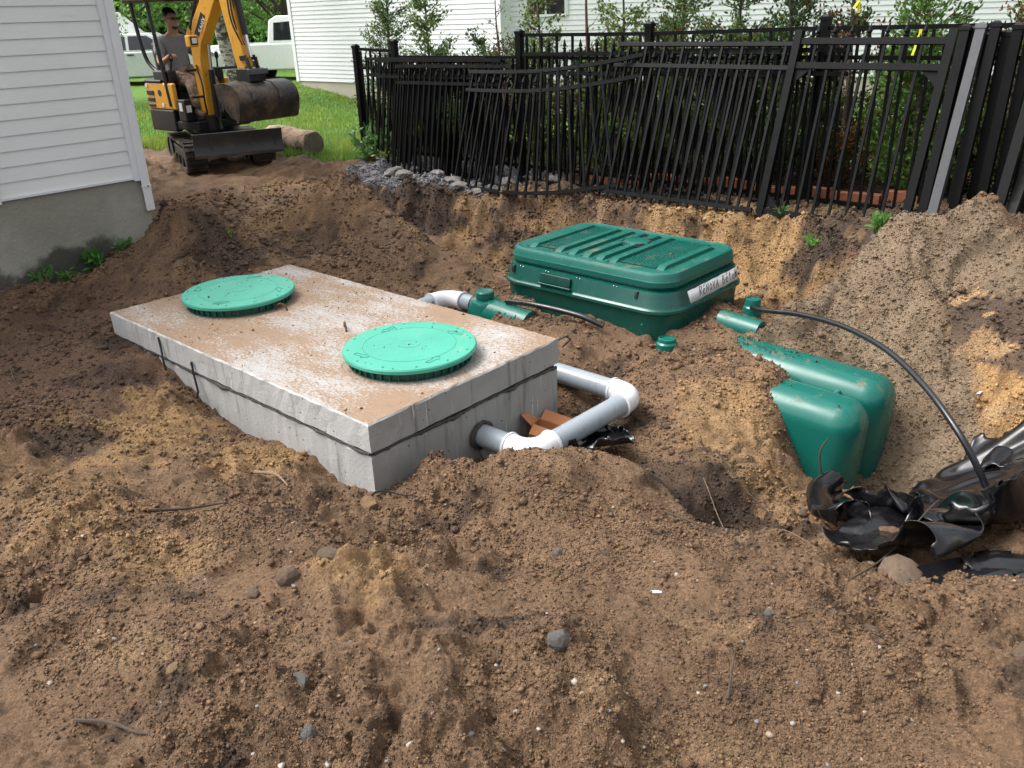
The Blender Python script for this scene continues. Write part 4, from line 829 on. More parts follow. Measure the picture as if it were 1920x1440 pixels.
for i, (st_, tt, zt, sb, tb, m, lab) in enumerate([
    (-1.88, 6.42, 1.42, -1.73, 6.12, 'fence', 'loose black square post leaning nearest the gate'),
    (-1.815, 6.47, 1.41, -1.70, 6.30, 'fence', 'loose black post just behind and left of the pale-faced post'),
    (-1.775, 6.40, 1.43, -1.63, 5.96, 'post_grey', 'loose post with a pale grey face, leaning steeply'),
    (-1.725, 6.47, 1.37, -1.585, 6.24, 'fence', 'loose black post just right of the pale-faced post'),
    (-1.700, 6.42, 1.44, -1.55, 6.16, 'fence', 'loose black post second to the right of the pale-faced post'),
    (-1.655, 6.48, 1.38, -1.49, 6.36, 'fence', 'loose black post standing furthest back in the bundle of posts'),
    (-1.625, 6.42, 1.42, -1.42, 6.30, 'fence', 'loose capped post standing nearly upright above the sand pile'),
    (-1.575, 6.46, 1.44, -1.35, 6.40, 'fence', 'loose black post with bolt holes near its cap, rightmost upright one'),
    (-1.20, 6.44, 1.12, -1.27, 6.05, 'fence', 'loose black post slanting at the right edge of the photo'),
    (-1.05, 6.40, .60, -1.20, 6.02, 'fence', 'short black post end slanting low behind the sand pile peak')]):
    a = F3(sb, tb, .06); b_ = F3(st_, tt, zt); d = b_-a
    o = link('fence_post', post_mesh(d.length, .058, m)); o.matrix_basis = frame(a, e3, d); tag(o, lab, 'post', 'loose posts leaned beside the gate')
MB_ = MB(); MB_.bar(F3(-1.86, 5.78, .185), F3(-1.70, 5.80, .185), .05, .02); tag(MB_.build('metal_offcut', M['sticker'], bevel=.002), 'small white metal offcut lying at the foot of the posts', 'offcut')
# brick edging behind the fence
bk = MB().box((0, 0, 0), (.19, .09, .085)).mesh('edging_brick', M['brick'])
edge = thing('brick_edging', 'row of terracotta edging bricks behind the fence foot', 'edging', tuple(F3(-3, 6.72, 0)), 0); Ei = edge.matrix_basis.inverted()
for i in range(20):
    s = -4.9+.2*i; o = child(bk, 'brick', edge, Matrix.Translation(F3(s, 6.72+rs.uniform(-.015, .015), H1(*E2(s, 6.72))+.03)) @ Matrix.Rotation(YAW+rs.uniform(-.05, .05), 4, 'Z') @ Matrix.Rotation(rs.uniform(-.06, .06), 4, 'Y')); o.matrix_parent_inverse = Ei
# ---------------------------------------------------------------- foliage helpers
def leaf_mesh(name, centers, nrm, up, ln, wd, col, mat='leaf'):
    """diamond leaves: arrays of centres, directions, sizes"""
    N = len(centers); up = up/np.linalg.norm(up, axis=1)[:, None]; sd_ = np.cross(up, nrm); sd_ /= (np.linalg.norm(sd_, axis=1)[:, None]+1e-9)
    L = (ln if hasattr(ln, '__len__') else np.full(N, ln))[:, None]; W_ = (wd if hasattr(wd, '__len__') else np.full(N, wd))[:, None]
    bend = np.cross(sd_, up)
    v = np.stack([centers-up*L/2, centers+sd_*W_/2+bend*L*.06, centers+up*L/2, centers-sd_*W_/2+bend*L*.06], 1).reshape(-1, 3)
    f = np.arange(4*N).reshape(N, 4); return np_mesh(name, v, f, M[mat], np.repeat(col, 4, 0), smooth=False)
def rdir(n): v = rng.normal(size=(n, 3)); return v/np.linalg.norm(v, axis=1)[:, None]
# ---------------------------------------------------------------- cedars behind the fence
def cedar(label, s, t, h, wd, dens, low, green, brown=0, bare=False, lean=0.0):
    x, y = E2(s, t); z0 = H1(x, y)-.02; root = thing('cedar_tree' if not bare else 'bare_shrub', label, 'tree' if not bare else 'shrub', (x, y, z0), rng.uniform(0, 6), 'young cedars behind the fence')
    mb = MB(); path = []; rad = []
    for k in range(12):
        u = k/11; path.append((.03*math.sin(u*5+s)+lean*u, .03*math.cos(u*4+s), u*h)); rad.append(.024*(1-u)+.004)
    mb.tube(path, rad, 7)
    br = []; nb = int(84*dens) if not bare else 26
    for k in range(nb):
        u = rng.uniform(.04, .97)**(1.35 if not bare else .8); a = rng.uniform(0, 2*math.pi); z = u*h
        rmax = wd*(1.25-.9*u)*rng.uniform(.55, 1.1); c = np.array(path[min(11, int(u*11))]); c[2] = z
        tip = c+np.array([math.cos(a)*rmax, math.sin(a)*rmax, rmax*rng.uniform(.35, 1.0)]); br.append((c, tip, u))
        mid = (c+tip)/2+rng.normal(size=3)*.02; mb.tube([tuple(c), tuple(mid), tuple(tip)], [.006*(1-u)+.0025, .004*(1-u)+.002, .0012], 4, cap=False)
    mb.build('trunk', M['bark_red'] if bare else M['bark'], root)
    C = []; UPs = []; Ls = []; cols = []
    for (c, tip, u) in br:
        m = int((46 if u < .45 else 40)*dens*(low if u < .5 else 1)) if not bare else 3
        for q in range(m):
            k = rng.uniform(.15, 1.08); p = c+(tip-c)*k+rng.normal(size=3)*np.array([.035, .035, .03])
            d = (tip-c)/np.linalg.norm(tip-c)+rng.normal(size=3)*.55+np.array([0, 0, .25])
            isb = rng.random() < (brown if u < .7 else brown*.4)
            col = np.array([.20, .085, .035]) if isb else np.array(green)*rng.uniform(.55, 1.45)*(np.array([1.25, 1.1, .8]) if rng.random() < .25 else 1)
            side = rng.normal(size=3)*.5
            for j in range(5):                                   # a flat spray of scale leaves
                dd = d+side*(j-2)*.42; dd = dd/np.linalg.norm(dd); L_ = rng.uniform(.024, .050)*(1-.09*abs(j-2)); C.append(p+dd*L_*.5); UPs.append(dd); Ls.append(L_); cols.append(col)
    n_ = len(C); link('crown', leaf_mesh('crown', np.array(C), rdir(n_), np.array(UPs), np.array(Ls), np.array(Ls)*.34, np.array(cols)), root)
    return root
G1 = (.135, .21, .075); G2 = (.18, .27, .09); G3 = (.095, .165, .06)
for a in [('cedar at the left end of the hedge, beside the first fence post', -8.25, 7.05, 2.35, .40, 1.2, 1.5, G1),
          ('cedar second from the left end of the hedge, with an open top', -7.6, 7.1, 2.2, .34, 1.0, 1.4, G2),
          ('short dark cedar filling the hedge between second and third fence posts', -6.8, 7.15, 1.2, .36, 1.1, 1.3, G3, .12),
          ('pale green cedar just right of the third fence post', -5.95, 7.1, 2.2, .34, .9, 1.4, G2, .1),
          ('leafy cedar left of the fourth fence post, its top pale green', -4.95, 7.1, 2.1, .36, 1.1, 1.9, G2, .05),
          ('tall cedar right behind the fourth fence post, with brown tips', -4.32, 7.15, 2.45, .42, 1.2, 2.0, G1, .12),
          ('cedar with a bare dark stem between the fourth and fifth posts', -3.74, 7.1, 2.4, .42, 1.2, 1.9, G1, .05),
          ('cedar tied with a yellow ribbon, left of the fifth fence post', -3.25, 7.1, 2.4, .38, 1.1, 1.7, G3, .05),
          ('bright green bushy cedar above the gate', -2.15, 7.1, 2.3, .36, 1.3, 1.6, (.16, .30, .08), .05),
          ('half brown cedar at the right edge behind the posts', -1.5, 7.15, 1.9, .42, .9, 1.6, G1, .45)]:
    cedar(a[0], *a[1:8], brown=a[8] if len(a) > 8 else 0)
for k, (s_, t_) in enumerate([(-7.9, 7.5), (-7.2, 7.55), (-6.5, 7.5), (-5.6, 7.5), (-5.2, 7.55), (-4.6, 7.5), (-4.0, 7.55), (-3.45, 7.5), (-2.95, 7.5), (-2.4, 7.55), (-1.85, 7.5), (-1.25, 7.5)]):
    cedar('low shade-darkened cedar in the back hedge row, %s' % ['behind the first gap of the fence', 'behind the gravel panels', 'left of the third fence post', 'right of the third fence post', 'behind the bent panel middle', 'behind the bent panel end', 'right of the fourth fence post', 'behind the straight panel', 'behind the gate hinge side', 'behind the gate middle', 'behind the pale-faced post', 'at the right edge behind the posts'][k], s_, t_, 1.15+.1*(k % 3), .42, 1.1, 1.2, (.065, .12, .04), .10 if k % 3 else .3)  # added row; the shade inside the hedge is put into its dark leaf colour
cedar('dead reddish sapling with bare twigs above the third leaned panel', -6.45, 7.05, 1.75, .4, .3, 1, G2, .9, bare=True)
cedar('dead bare sapling against the white house, right of the third post', -5.31, 7.1, 2.4, .4, .35, 1, G2, .9, bare=True)
cedar('browned thin cedar with a yellow ribbon, right of the fifth post', -2.74, 7.1, 2.3, .40, .55, 1.6, (.10, .10, .03), .85)
cedar('dead reddish shrub at the right edge, behind the slanting post', -1.15, 6.95, 1.7, .5, .5, 1, G2, .9, bare=True)
M['ribbon'] = simple('yellow_ribbon', (.75, .72, .04), .4)
for s, z0, dz, lab in ((-3.05, 1.30, -.22, 'yellow plastic ribbon hanging left of the tall fifth fence post'), (-2.66, 1.62, -.10, 'yellow ribbon tied to the browned cedar by the fifth post'), (-2.18, 1.42, -.30, 'yellow ribbon hanging behind the gate top')):
    mb = MB(); a = F3(s, 6.95, z0); mb.bar(a, a+Vector((.015, .01, dz)), .022, .004, up=(NV[0], NV[1], 0)); mb.bar(a+Vector((.012, 0, 0)), a+Vector((-.03, .012, dz*.7)), .018, .004, up=(NV[0], NV[1], 0)); tag(mb.build('ribbon', M['ribbon']), lab, 'ribbon', 'ribbons on the cedars')
# ---------------------------------------------------------------- broadleaf trees far behind
def tree(label, x, y, h, rw, ntrunk=.16, col=(.13, .27, .05), n=5200, zlo=.22, leaf=.17, bark='bark', lean=(0, 0), name='leafy_tree'):
    z0 = H1(x, y)-.05; root = thing(name, label, 'tree', (x, y, z0), 0, 'leafy trees beyond the lawn'); mb = MB()
    def P(u): return (lean[0]*u, lean[1]*u, u*h*.8)
    mb.tube([P(0), P(.3), P(.6), P(1)], [ntrunk, ntrunk*.8, ntrunk*.5, ntrunk*.12], 10)
    cl = []
    for k in range(26):
        u = rng.uniform(zlo, 1); a = rng.uniform(0, 6.28); rr_ = rw*rng.uniform(.25, 1)*math.sin(math.pi*min(1, (u-zlo)/(1-zlo)*.8+.18)); b0 = P(max(.12, u-.25)); b1 = (b0[0]+math.cos(a)*rr_, b0[1]+math.sin(a)*rr_, u*h)
        mb.tube([b0, ((b0[0]+b1[0])/2, (b0[1]+b1[1])/2, (b0[2]+b1[2])/2+.15), b1], [ntrunk*.32, ntrunk*.2, .015], 5); cl.append((np.array(b1), rw*rng.uniform(.22, .42)))
    mb.build('trunk', M[bark], root)
    idx = rng.integers(0, len(cl), n); c = np.array([cl[i][0] for i in idx]); r_ = np.array([cl[i][1] for i in idx]); d = rdir(n)
    p = c+d*(r_*rng.uniform(.35, 1.08, n)**.6)[:, None]*np.array([1.15, 1.15, .8]); col_ = np.array(col)*rng.uniform(.6, 1.5, n)[:, None]*np.where(rng.random(n)[:, None] < .2, np.array([1.3, 1.15, .9]), 1)
    link('crown', leaf_mesh('crown', p, rdir(n), rdir(n)+np.array([0, 0, -.3]), leaf*rng.uniform(.6, 1.3, n), leaf*.6*rng.uniform(.6, 1.3, n), col_), root)
for a in [('tree with pale leaves right behind the corner of the near house', -9.9, 19.5, 4.4, 1.7, .10, (.16, .30, .07), 5200, .10, .10),
          ('tall tree with dark limbs behind the operator', -11.0, 33, 9, 3.4, .22, (.12, .25, .05), 6500, .16, .19),
          ('bright green tree far behind the yellow boom', -8.3, 35, 9, 3.2, .2, (.17, .33, .06), 6000, .14, .19),
          ('darker tree beyond the white pickup truck', -6.2, 37, 10, 3.2, .2, (.10, .21, .05), 6500, .10, .2),
          ('wide tree closing the view behind the left vehicles', -15.5, 36, 10, 4.2, .25, (.12, .26, .05), 7000, .12, .2),
          ('tree at the far left beyond the near house', -19.5, 32, 9, 4.0, .25, (.12, .25, .05), 5500, .12, .2),
          ('leafy tree farthest back over the street', -11.5, 46, 12, 5.0, .3, (.10, .22, .05), 7000, .06, .26)]:
    tree(a[0], *a[1:6], col=a[6], n=a[7], zlo=a[8], leaf=a[9])
tree('birch with patchy grey bark rising behind the excavator arm', -6.55, 22.0, 8, 1.9, .17, (.18, .34, .08), 3200, .36, .12, 'birch', (-.9, 0), 'birch_tree')
wv = []; wc = []
n = 60000; wx = rng.uniform(-45, 30, n); wy = rng.uniform(52, 62, n); hz = 6+3.0*pn(wx*.16, wx*0+.5, 61)+1.5*pn(wx*.5, wx*0+.7, 62); wz = rng.uniform(0, 1, n)**.8*hz+rng.normal(size=n)*.35
o = link('far_wood', leaf_mesh('far_wood', np.stack([wx, wy+rng.normal(size=n), wz], 1), rdir(n), rdir(n), .6*rng.uniform(.6, 1.4, n), .4*rng.uniform(.6, 1.4, n), np.array([.09, .19, .045])*rng.uniform(.5, 1.5, n)[:, None])); tag(o, 'green wood closing the horizon', None, None, 'stuff')
# ---------------------------------------------------------------- lawn grass
def grass(n, x0, x1, y0, y1, seed):
    x = rng.uniform(x0, x1, n); y = rng.uniform(y0, y1, n); m = lawnmask(x, y) > -.12; x = x[m]; y = y[m]; return x, y
gx, gy = [], []
for n_, bx in ((52000, (-5.5, -1.2, 9.6, 13)), (30000, (-7.5, -.8, 13, 18)), (18000, (-8, 0, 18, 25)), (18000, (-1.5, 6, 6.5, 13))):
    a, b = grass(n_, *bx, 0); gx.append(a); gy.append(b)
gx = np.concatenate(gx); gy = np.concatenate(gy); gz = HN(gx, gy); n = len(gx); dist = np.hypot(gx, gy)
L = rng.uniform(.035, .085, n)*np.where(lawnmask(gx, gy) < .25, 1.25, 1); W_ = .0045*np.clip(dist/10, 1, 2.6)*rng.uniform(.8, 1.4, n); a = rng.uniform(0, 6.283, n); bd = rng.uniform(.1, .8, n)
b0 = np.stack([gx-np.cos(a)*W_, gy-np.sin(a)*W_, gz-.01], 1); b1 = np.stack([gx+np.cos(a)*W_, gy+np.sin(a)*W_, gz-.01], 1); tp_ = np.stack([gx-np.sin(a)*bd*L, gy+np.cos(a)*bd*L, gz+L], 1)
gc = np.array([.17, .29, .060])*rng.uniform(.6, 1.35, n)[:, None]; yl = pn(gx*.9, gy*.9, 63) > .1; gc[yl] *= np.array([1.35, 1.1, .9]); gc[rng.random(n) < .04] = (.34, .34, .05)
o = link('grass', np_mesh('grass', np.stack([b0, b1, tp_], 1).reshape(-1, 3), np.arange(3*n).reshape(n, 3), M['grass'], np.repeat(gc, 3, 0), smooth=False)); tag(o, 'short green grass of the lawn', None, None, 'stuff')
# ---------------------------------------------------------------- mini excavator
XO = Vector((-3.55, 10.4, H1(-3.55, 10.4)+.0)); XO.z = .02
exc = thing('mini_excavator', 'yellow and black mini excavator with raised blade, beyond the dirt', 'excavator', tuple(XO), 0)
MU = Matrix.Translation(XO) @ Matrix.Rotation(R(50), 4, 'Z'); ML = Matrix.Translation(XO+Vector((.105, .056, 0))) @ Matrix.Rotation(R(28), 4, 'Z')
def upart(mb, name, mat, bevel=0, smooth=False, par=None, Mx=None):
    mb.xf(Mx or MU); o = mb.build(name, M[mat], par or exc, bevel=bevel, smooth=smooth); 
    if not par: o.matrix_parent_inverse = exc.matrix_basis.inverted()
    return o
# undercarriage
for sx in (-1, 1):
    x = sx*.385; mb = MB(); prof = []
    for cy, cz, r_, a0, a1 in ((-.50, .175, .165, 90, 270), (.56, .175, .165, 270, 450)):
        for k in range(9): a = R(a0+(a1-a0)*k/8); prof.append((cy+r_*math.cos(a), cz+r_*math.sin(a)))
    inner = [(cy*.985, .175+(cz-.175)*.80) for cy, cz in prof]; n = len(prof)
    vs = [(x-.115, y, z) for y, z in prof]+[(x+.115, y, z) for y, z in prof]+[(x-.115, y, z) for y, z in inner]+[(x+.115, y, z) for y, z in inner]; fs = []
    for i in range(n):
        j = (i+1) % n; fs += [(i, j, n+j, n+i), (2*n+i, 3*n+i, 3*n+j, 2*n+j), (i, 2*n+i, 2*n+j, j), (n+i, n+j, 3*n+j, 3*n+i)]
    mb.add(vs, fs); tr = upart(mb, 'track', 'track', Mx=ML)
    lug = MB(); per = []
    for i in range(n):
        a, b = Vector((0, *prof[i])), Vector((0, *prof[(i+1) % n])); m_ = max(1, int((b-a).length/.07))
        for k in range(m_): per.append((a+(b-a)*((k+.5)/m_), (b-a).normalized()))
    for p, d in per: lug.bar((x-.11, p.y, p.z), (x+.11, p.y, p.z), .03, .035, up=(0, d.z, -d.y))
    o = upart(lug, 'lugs', 'track', Mx=ML, par=tr)
    fr = MB(); fr.box((x+sx*.0, .03, .18), (.16, .95, .13)); upart(fr, 'track_frame', 'mblack', .01, Mx=ML)
    for yy, r_ in ((-.50, .125), (.56, .12), (-.2, .06), (.05, .06), (.3, .06)):
        w_ = MB(); w_.cyl((x-.10, yy, .175 if r_ > .1 else .09), (x+.10, yy, .175 if r_ > .1 else .09), r_, seg=20); upart(w_, 'roller', 'mblack', smooth=True, Mx=ML)
mb = MB(); mb.box((0, .02, .32), (.62, .75, .14)); upart(mb, 'undercarriage', 'mblack', .015, Mx=ML)
mb = MB(); mb.cyl((0, 0, .38), (0, 0, .47), .27, seg=32); upart(mb, 'slew_ring', 'mblack', smooth=True, Mx=ML)
# blade
mb = MB(); pf = [(-.875, .17), (-.90, .20), (-.885, .28), (-.885, .36), (-.905, .43), (-.885, .435), (-.862, .36), (-.862, .28), (-.872, .2)]
mb.prism([(-.43, y, z+.03) for y, z in pf], (.98, 0, 0)); bl_ = upart(mb, 'blade', 'blade', .003, Mx=ML)
mb = MB(); mb.box((.06, -.893, .215), (.98, .02, .035)); upart(mb, 'cutting_edge', 'bucket', .003, Mx=ML, par=bl_)
for x in (-.30, .12, .40): mb = MB(); mb.box((x+.06, -.888, .36), (.012, .012, .17)); upart(mb, 'blade_rib', 'blade', Mx=ML, par=bl_)
for x in (-.22, .22): mb = MB(); mb.bar((x, -.85, .28), (x, -.3, .30), .06, .09); upart(mb, 'blade_arm', 'mblack', .005, Mx=ML)
# upper works
mb = MB(); pl_ = [(-.43, -.30), (-.36, -.46), (.30, -.46), (.42, -.36), (.43, .30), (.30, .52), (.0, .60), (-.30, .55), (-.43, .38)]
mb.prism([(x, y, .47) for x, y in pl_], (0, 0, .09)); upart(mb, 'deck', 'mblack', .01)
mb = MB(); pl2 = [(-.45, -.12), (-.45, .40), (-.31, .57), (.0, .62), (.31, .55), (.45, .32), (.45, -.05), (.36, -.05), (.36, .28), (.24, .42), (-.22, .44), (-.36, .32), (-.36, -.12)]
mb.prism([(x, y, .44) for x, y in pl2], (0, 0, .24)); upart(mb, 'counterweight', 'mblack', .018, smooth=False)
mb = MB(); hood = [(-.452, -.19), (-.452, .39), (-.31, .575), (.0, .625), (.31, .555), (.452, .33), (.452, .05), (.38, .05), (.30, .30), (-.25, .33), (-.38, .1), (-.40, -.19)]
mb.prism([(x, y, .68) for x, y in hood], (0, 0, .29)); hd_ = upart(mb, 'engine_hood', 'yellow', .02)
mb = MB(); mb.prism([(-.46, .03, .965), (-.46, .40, .965), (-.30, .57, .965), (.30, .55, .965), (.44, .30, .965), (.36, .05, .965), (-.36, .05, .965)], (0, 0, .035)); upart(mb, 'hood_top', 'mblack', .012)
for k, (y, z, w_, h_) in enumerate([(.30, .86, .15, .05), (.30, .785, .15, .045), (.30, .72, .14, .035)]): mb = MB(); mb.box((-.455, y-.02*k*0, z), (.012, w_, h_)); upart(mb, 'vent', 'rubber', .006, par=hd_)
mb = MB(); mb.cyl((-.456, .10, .86), (-.448, .10, .86), .035, seg=16); upart(mb, 'hood_latch', 'rubber', par=hd_)
for y, z in ((.36, .935), (.06, .73)): mb = MB(); mb.box((-.4555, y, z), (.008, .045, .035)); upart(mb, 'sticker', 'sticker', par=hd_)
mb = MB(); mb.box((-.40, -.29, .68), (.09, .16, .24)); tb_ = upart(mb, 'side_box', 'mblack', .015)
mb = MB(); mb.box((-.40, -.372, .70), (.06, .006, .075)); upart(mb, 'sticker', 'sticker', par=tb_)
mb = MB(); mb.box((-.447, -.29, .72), (.006, .06, .09)); upart(mb, 'sticker', 'sticker', par=tb_)
mb = MB(); mb.box((.02, -.20, .575), (.72, .46, .03)); upart(mb, 'floor_plate', 'mblack', .006)
mb = MB(); mb.box((.20, -.452, .62), (.42, .03, .13)); fp = upart(mb, 'front_panel', 'mblack', .01)
mb = MB(); mb.box((.22, -.469, .585), (.05, .006, .05)); upart(mb, 'sticker', 'sticker', par=fp)
# seat, consoles, levers
mb = MB(); mb.box((-.07, .16, .90), (.44, .42, .10)); st = upart(mb, 'seat', 'rubber', .03)
mb = MB(); mb.box((-.07, .36, 1.16), (.42, .09, .46), Matrix.Rotation(-.14, 3, 'X')); upart(mb, 'seat_back', 'rubber', .03)
mb = MB(); mb.box((-.07, .17, .77), (.40, .38, .18)); upart(mb, 'seat_base', 'mblack', .01)
for sx in (-1, 1):
    mb = MB(); mb.box((-.07+sx*.30, .06, 1.03), (.11, .34, .14)); cs = upart(mb, 'console', 'mblack', .02)
    mb = MB(); mb.tube([(-.07+sx*.30, -.08, 1.08), (-.07+sx*.29, -.11, 1.20)], [.012, .010], 8); mb.lathe([(.012, 0), (.022, .02), (.024, .06), (.012, .08)], (-.07+sx*.29, -.112, 1.19), 12); upart(mb, 'joystick', 'rubber', smooth=True, par=cs)
    mb = MB(); mb.tube([(-.07+sx*.09, -.36, .60), (-.07+sx*.08, -.30, .95), (-.07+sx*.08, -.28, 1.06)], .011, 8); upart(mb, 'travel_lever', 'mblack', smooth=True)
# canopy: four posts, roof, rails
def tubeU(pts, r_, nm, mt='mblack'): mb = MB(); mb.tube(smooth_path(pts, 30) if len(pts) > 2 else pts, r_, 10); return upart(mb, nm, mt, smooth=True)
tubeU([(-.40, .46, 1.83), (-.40, .44, 1.6), (-.40, .36, 1.25), (-.39, .25, 1.12), (-.38, .10, 1.06)], .022, 'canopy_post')
tubeU([(.40, .42, 1.83), (.40, .42, 1.4), (.40, .36, .98)], .022, 'canopy_post')
tubeU([(-.43, .06, 1.80), (-.44, -.02, 1.3), (-.45, -.10, .72)], .022, 'canopy_post')
tubeU([(.38, -.22, 1.83), (.38, -.36, 1.2), (.38, -.42, .62)], .022, 'canopy_post')
tubeU([(-.36, -.365, 1.10), (.38, -.375, 1.10)], .015, 'guard_rail'); tubeU([(-.36, -.41, .82), (.38, -.41, .82)], .013, 'guard_rail'); tubeU([(.30, -.40, .6), (.30, -.37, 1.35)], .015, 'grab_bar')
mb = MB(); mb.box((0, .12, 1.83), (.90, .92, .06)); cn = upart(mb, 'canopy', 'mblack', .03)
mb = MB(); mb.prism([(-.47, -.36, 1.845), (.47, -.36, 1.845), (.47, .60, 1.845), (-.47, .60, 1.845)], (0, 0, .07)); upart(mb, 'canopy_trim', 'yellow', .02)
# boom, arm, bucket: drawn in the boom plane (forward d, height z), slightly swung
BX = -.16; SW = -.10
def bp(d, z, x=0): 
    dd = d-.42; return (BX+x*math.cos(SW)-dd*math.sin(SW)*1.0, -.42-dd*math.cos(SW)-x*math.sin(SW)*0, z)
def plate(poly, x0, x1, nm, mt, bevel=.008, par=None):
    mb = MB(); a = [Vector(bp(d, z, x0)) for d, z in poly]; b = [Vector(bp(d, z, x1)) for d, z in poly]; n_ = len(poly)
    mb.add(a+b, [tuple(range(n_-1, -1, -1)), tuple(range(n_, 2*n_))]+[(i, (i+1) % n_, n_+(i+1) % n_, n_+i) for i in range(n_)]); return upart(mb, nm, mt, bevel, par=par)
mb = MB(); mb.cyl((BX, -.42, .46), (BX, -.42, .62), .10, seg=20); upart(mb, 'swing_post', 'mblack', smooth=True)
boom = plate([(.34, .56), (.47, .55), (.475, 1.20), (.53, 1.36), (.98, 1.93), (1.02, 2.05), (.92, 2.07), (.80, 2.0), (.44, 1.60), (.35, 1.40), (.33, 1.15)], -.065, .065, 'boom', 'yellow', .012)
plate([(.36, 1.36), (.40, 1.50), (.36, 1.54), (.31, 1.47), (.31, 1.38)], -.075, -.062, 'cylinder_bracket', 'yellow', .004, par=boom)
dec = plate([(.52, 1.44), (.68, 1.645), (.615, 1.685), (.455, 1.48)], -.0675, -.066, 'name_plate', 'black_print', 0, par=boom)
plate([(.455, 1.405), (.50, 1.44), (.455, 1.48), (.42, 1.44)], -.0673, -.066, 'red_flash', 'red', 0, par=boom)
plate([(.74, 1.80), (.80, 1.87), (.765, 1.90), (.71, 1.83)], -.0675, -.066, 'number_plate', 'sticker', 0, par=boom)
SANY = {'S': [[(.9, .95), (.2, 1), (.1, .6), (.8, .45), (.8, .05), (.1, .0)]], 'A': [[(0, 0), (.5, 1), (1, 0)], [(.25, .35), (.75, .35)]], 'N': [[(0, 0), (0, 1), (.9, 0), (.9, 1)]], 'Y': [[(0, 1), (.5, .5), (1, 1)], [(.5, .5), (.5, 0)]]}
ux = Vector((.16, .205)).normalized(); uy = Vector((-ux.y, ux.x))
for i, ch in enumerate('SANY'):
    mb = MB()
    for st_ in SANY[ch]:
        q = [Vector((.545, 1.475))+ux*(.008+i*.049+px*.036)+uy*(-.016+py*.040) for px, py in st_]; mb.tube([bp(p.x, p.y, -.0695) for p in q], .0048, 5)
    upart(mb, 'letter', 'white', par=dec)
arm = plate([(.86, 2.10), (1.02, 2.16), (1.09, 1.95), (1.19, 1.14), (1.12, 1.06), (1.05, 1.10), (.93, 1.72)], -.05, .05, 'arm', 'yellow', .01)
def cyl2(a, b, r_, nm, mt, x=0, par=None): mb = MB(); mb.cyl(bp(*a, x), bp(*b, x), r_, seg=14); return upart(mb, nm, mt, smooth=True, par=par)
cyl2((.53, .60), (.545, 1.10), .034, 'boom_cylinder', 'mblack'); cyl2((.545, 1.10), (.57, 1.36), .018, 'cylinder_rod', 'chrome')
cyl2((.30, 1.50), (.62, 2.0), .030, 'arm_cylinder', 'mblack', .0); cyl2((1.12, 2.0), (1.20, 1.45), .034, 'bucket_cylinder', 'mblack'); cyl2((1.20, 1.45), (1.235, 1.23), .018, 'cylinder_rod', 'chrome')
for k in range(3):
    mb = MB(); x = -.03+.03*k; mb.tube(smooth_path([bp(1.03, 2.05, x), bp(1.10, 1.9, x-.05), bp(1.12, 1.6, x-.06), bp(1.16, 1.35, x)], 20), .009, 6); upart(mb, 'hydraulic_hose', 'rubber', smooth=True)
mb = MB(); mb.tube(smooth_path([bp(.40, 1.15, -.075), bp(.50, .95, -.11), bp(.48, .75, -.10), bp(.44, .62, -.06)], 20), .010, 6); upart(mb, 'hydraulic_hose', 'rubber', smooth=True)
for a, b in (((1.235, 1.23), (1.27, 1.05)), ((1.235, 1.23), (1.13, 1.22))):
    for x in (-.06, .05): mb = MB(); mb.bar(bp(*a, x), bp(*b, x), .016, .05); upart(mb, 'linkage', 'mblack', .004)
mb = MB(); mb.cyl(bp(1.15, 1.10, -.09), bp(1.15, 1.10, .09), .025, seg=12); upart(mb, 'pivot_pin', 'steel', smooth=True)
plate([(1.08, 1.12), (1.30, 1.12), (1.30, .985), (1.08, .985)], -.10, .10, 'coupler', 'mblack', .01); plate([(1.305, 1.115), (1.312, 1.115), (1.312, 1.06), (1.305, 1.06)], -.13, .13, 'coupler_plate', 'steel', .003)
back = [(1.06, 1.03), (1.20, 1.045), (1.32, 1.02), (1.40, .95), (1.425, .86), (1.41, .76), (1.375, .655)]
inn = [(d-.02-.006*i, z-.014) for i, (d, z) in enumerate(back)]
back = [(d, z-.05) for d, z in back]; inn = [(d, z-.05) for d, z in inn]
bk_ = plate(back+inn[::-1], -.37, .40, 'bucket', 'bucket', .003)
for x in (-.37, .385): plate(back+[(1.25, .65), (1.08, .83)], x, x+.015, 'bucket_side', 'bucket', .002, par=bk_)
for x in (-.20, .14): plate([(d+.007, z+.004) for d, z in back[1:5]]+[(d-.003, z-.003) for d, z in back[1:5]][::-1], x, x+.03, 'bucket_rib', 'bucket', .001, par=bk_)
mb = MB(); mb.box((BX-.17, -.55, 1.40), (.11, .09, .12)); lp = upart(mb, 'work_lamp', 'yellow', .012)
mb = MB(); mb.box((BX-.17, -.598, 1.405), (.085, .012, .085)); upart(mb, 'lamp_bezel', 'rubber', .006, par=lp)
mb = MB(); mb.box((BX-.17, -.605, 1.405), (.060, .008, .055)); upart(mb, 'lamp_lens', 'lamp', .004, par=lp)
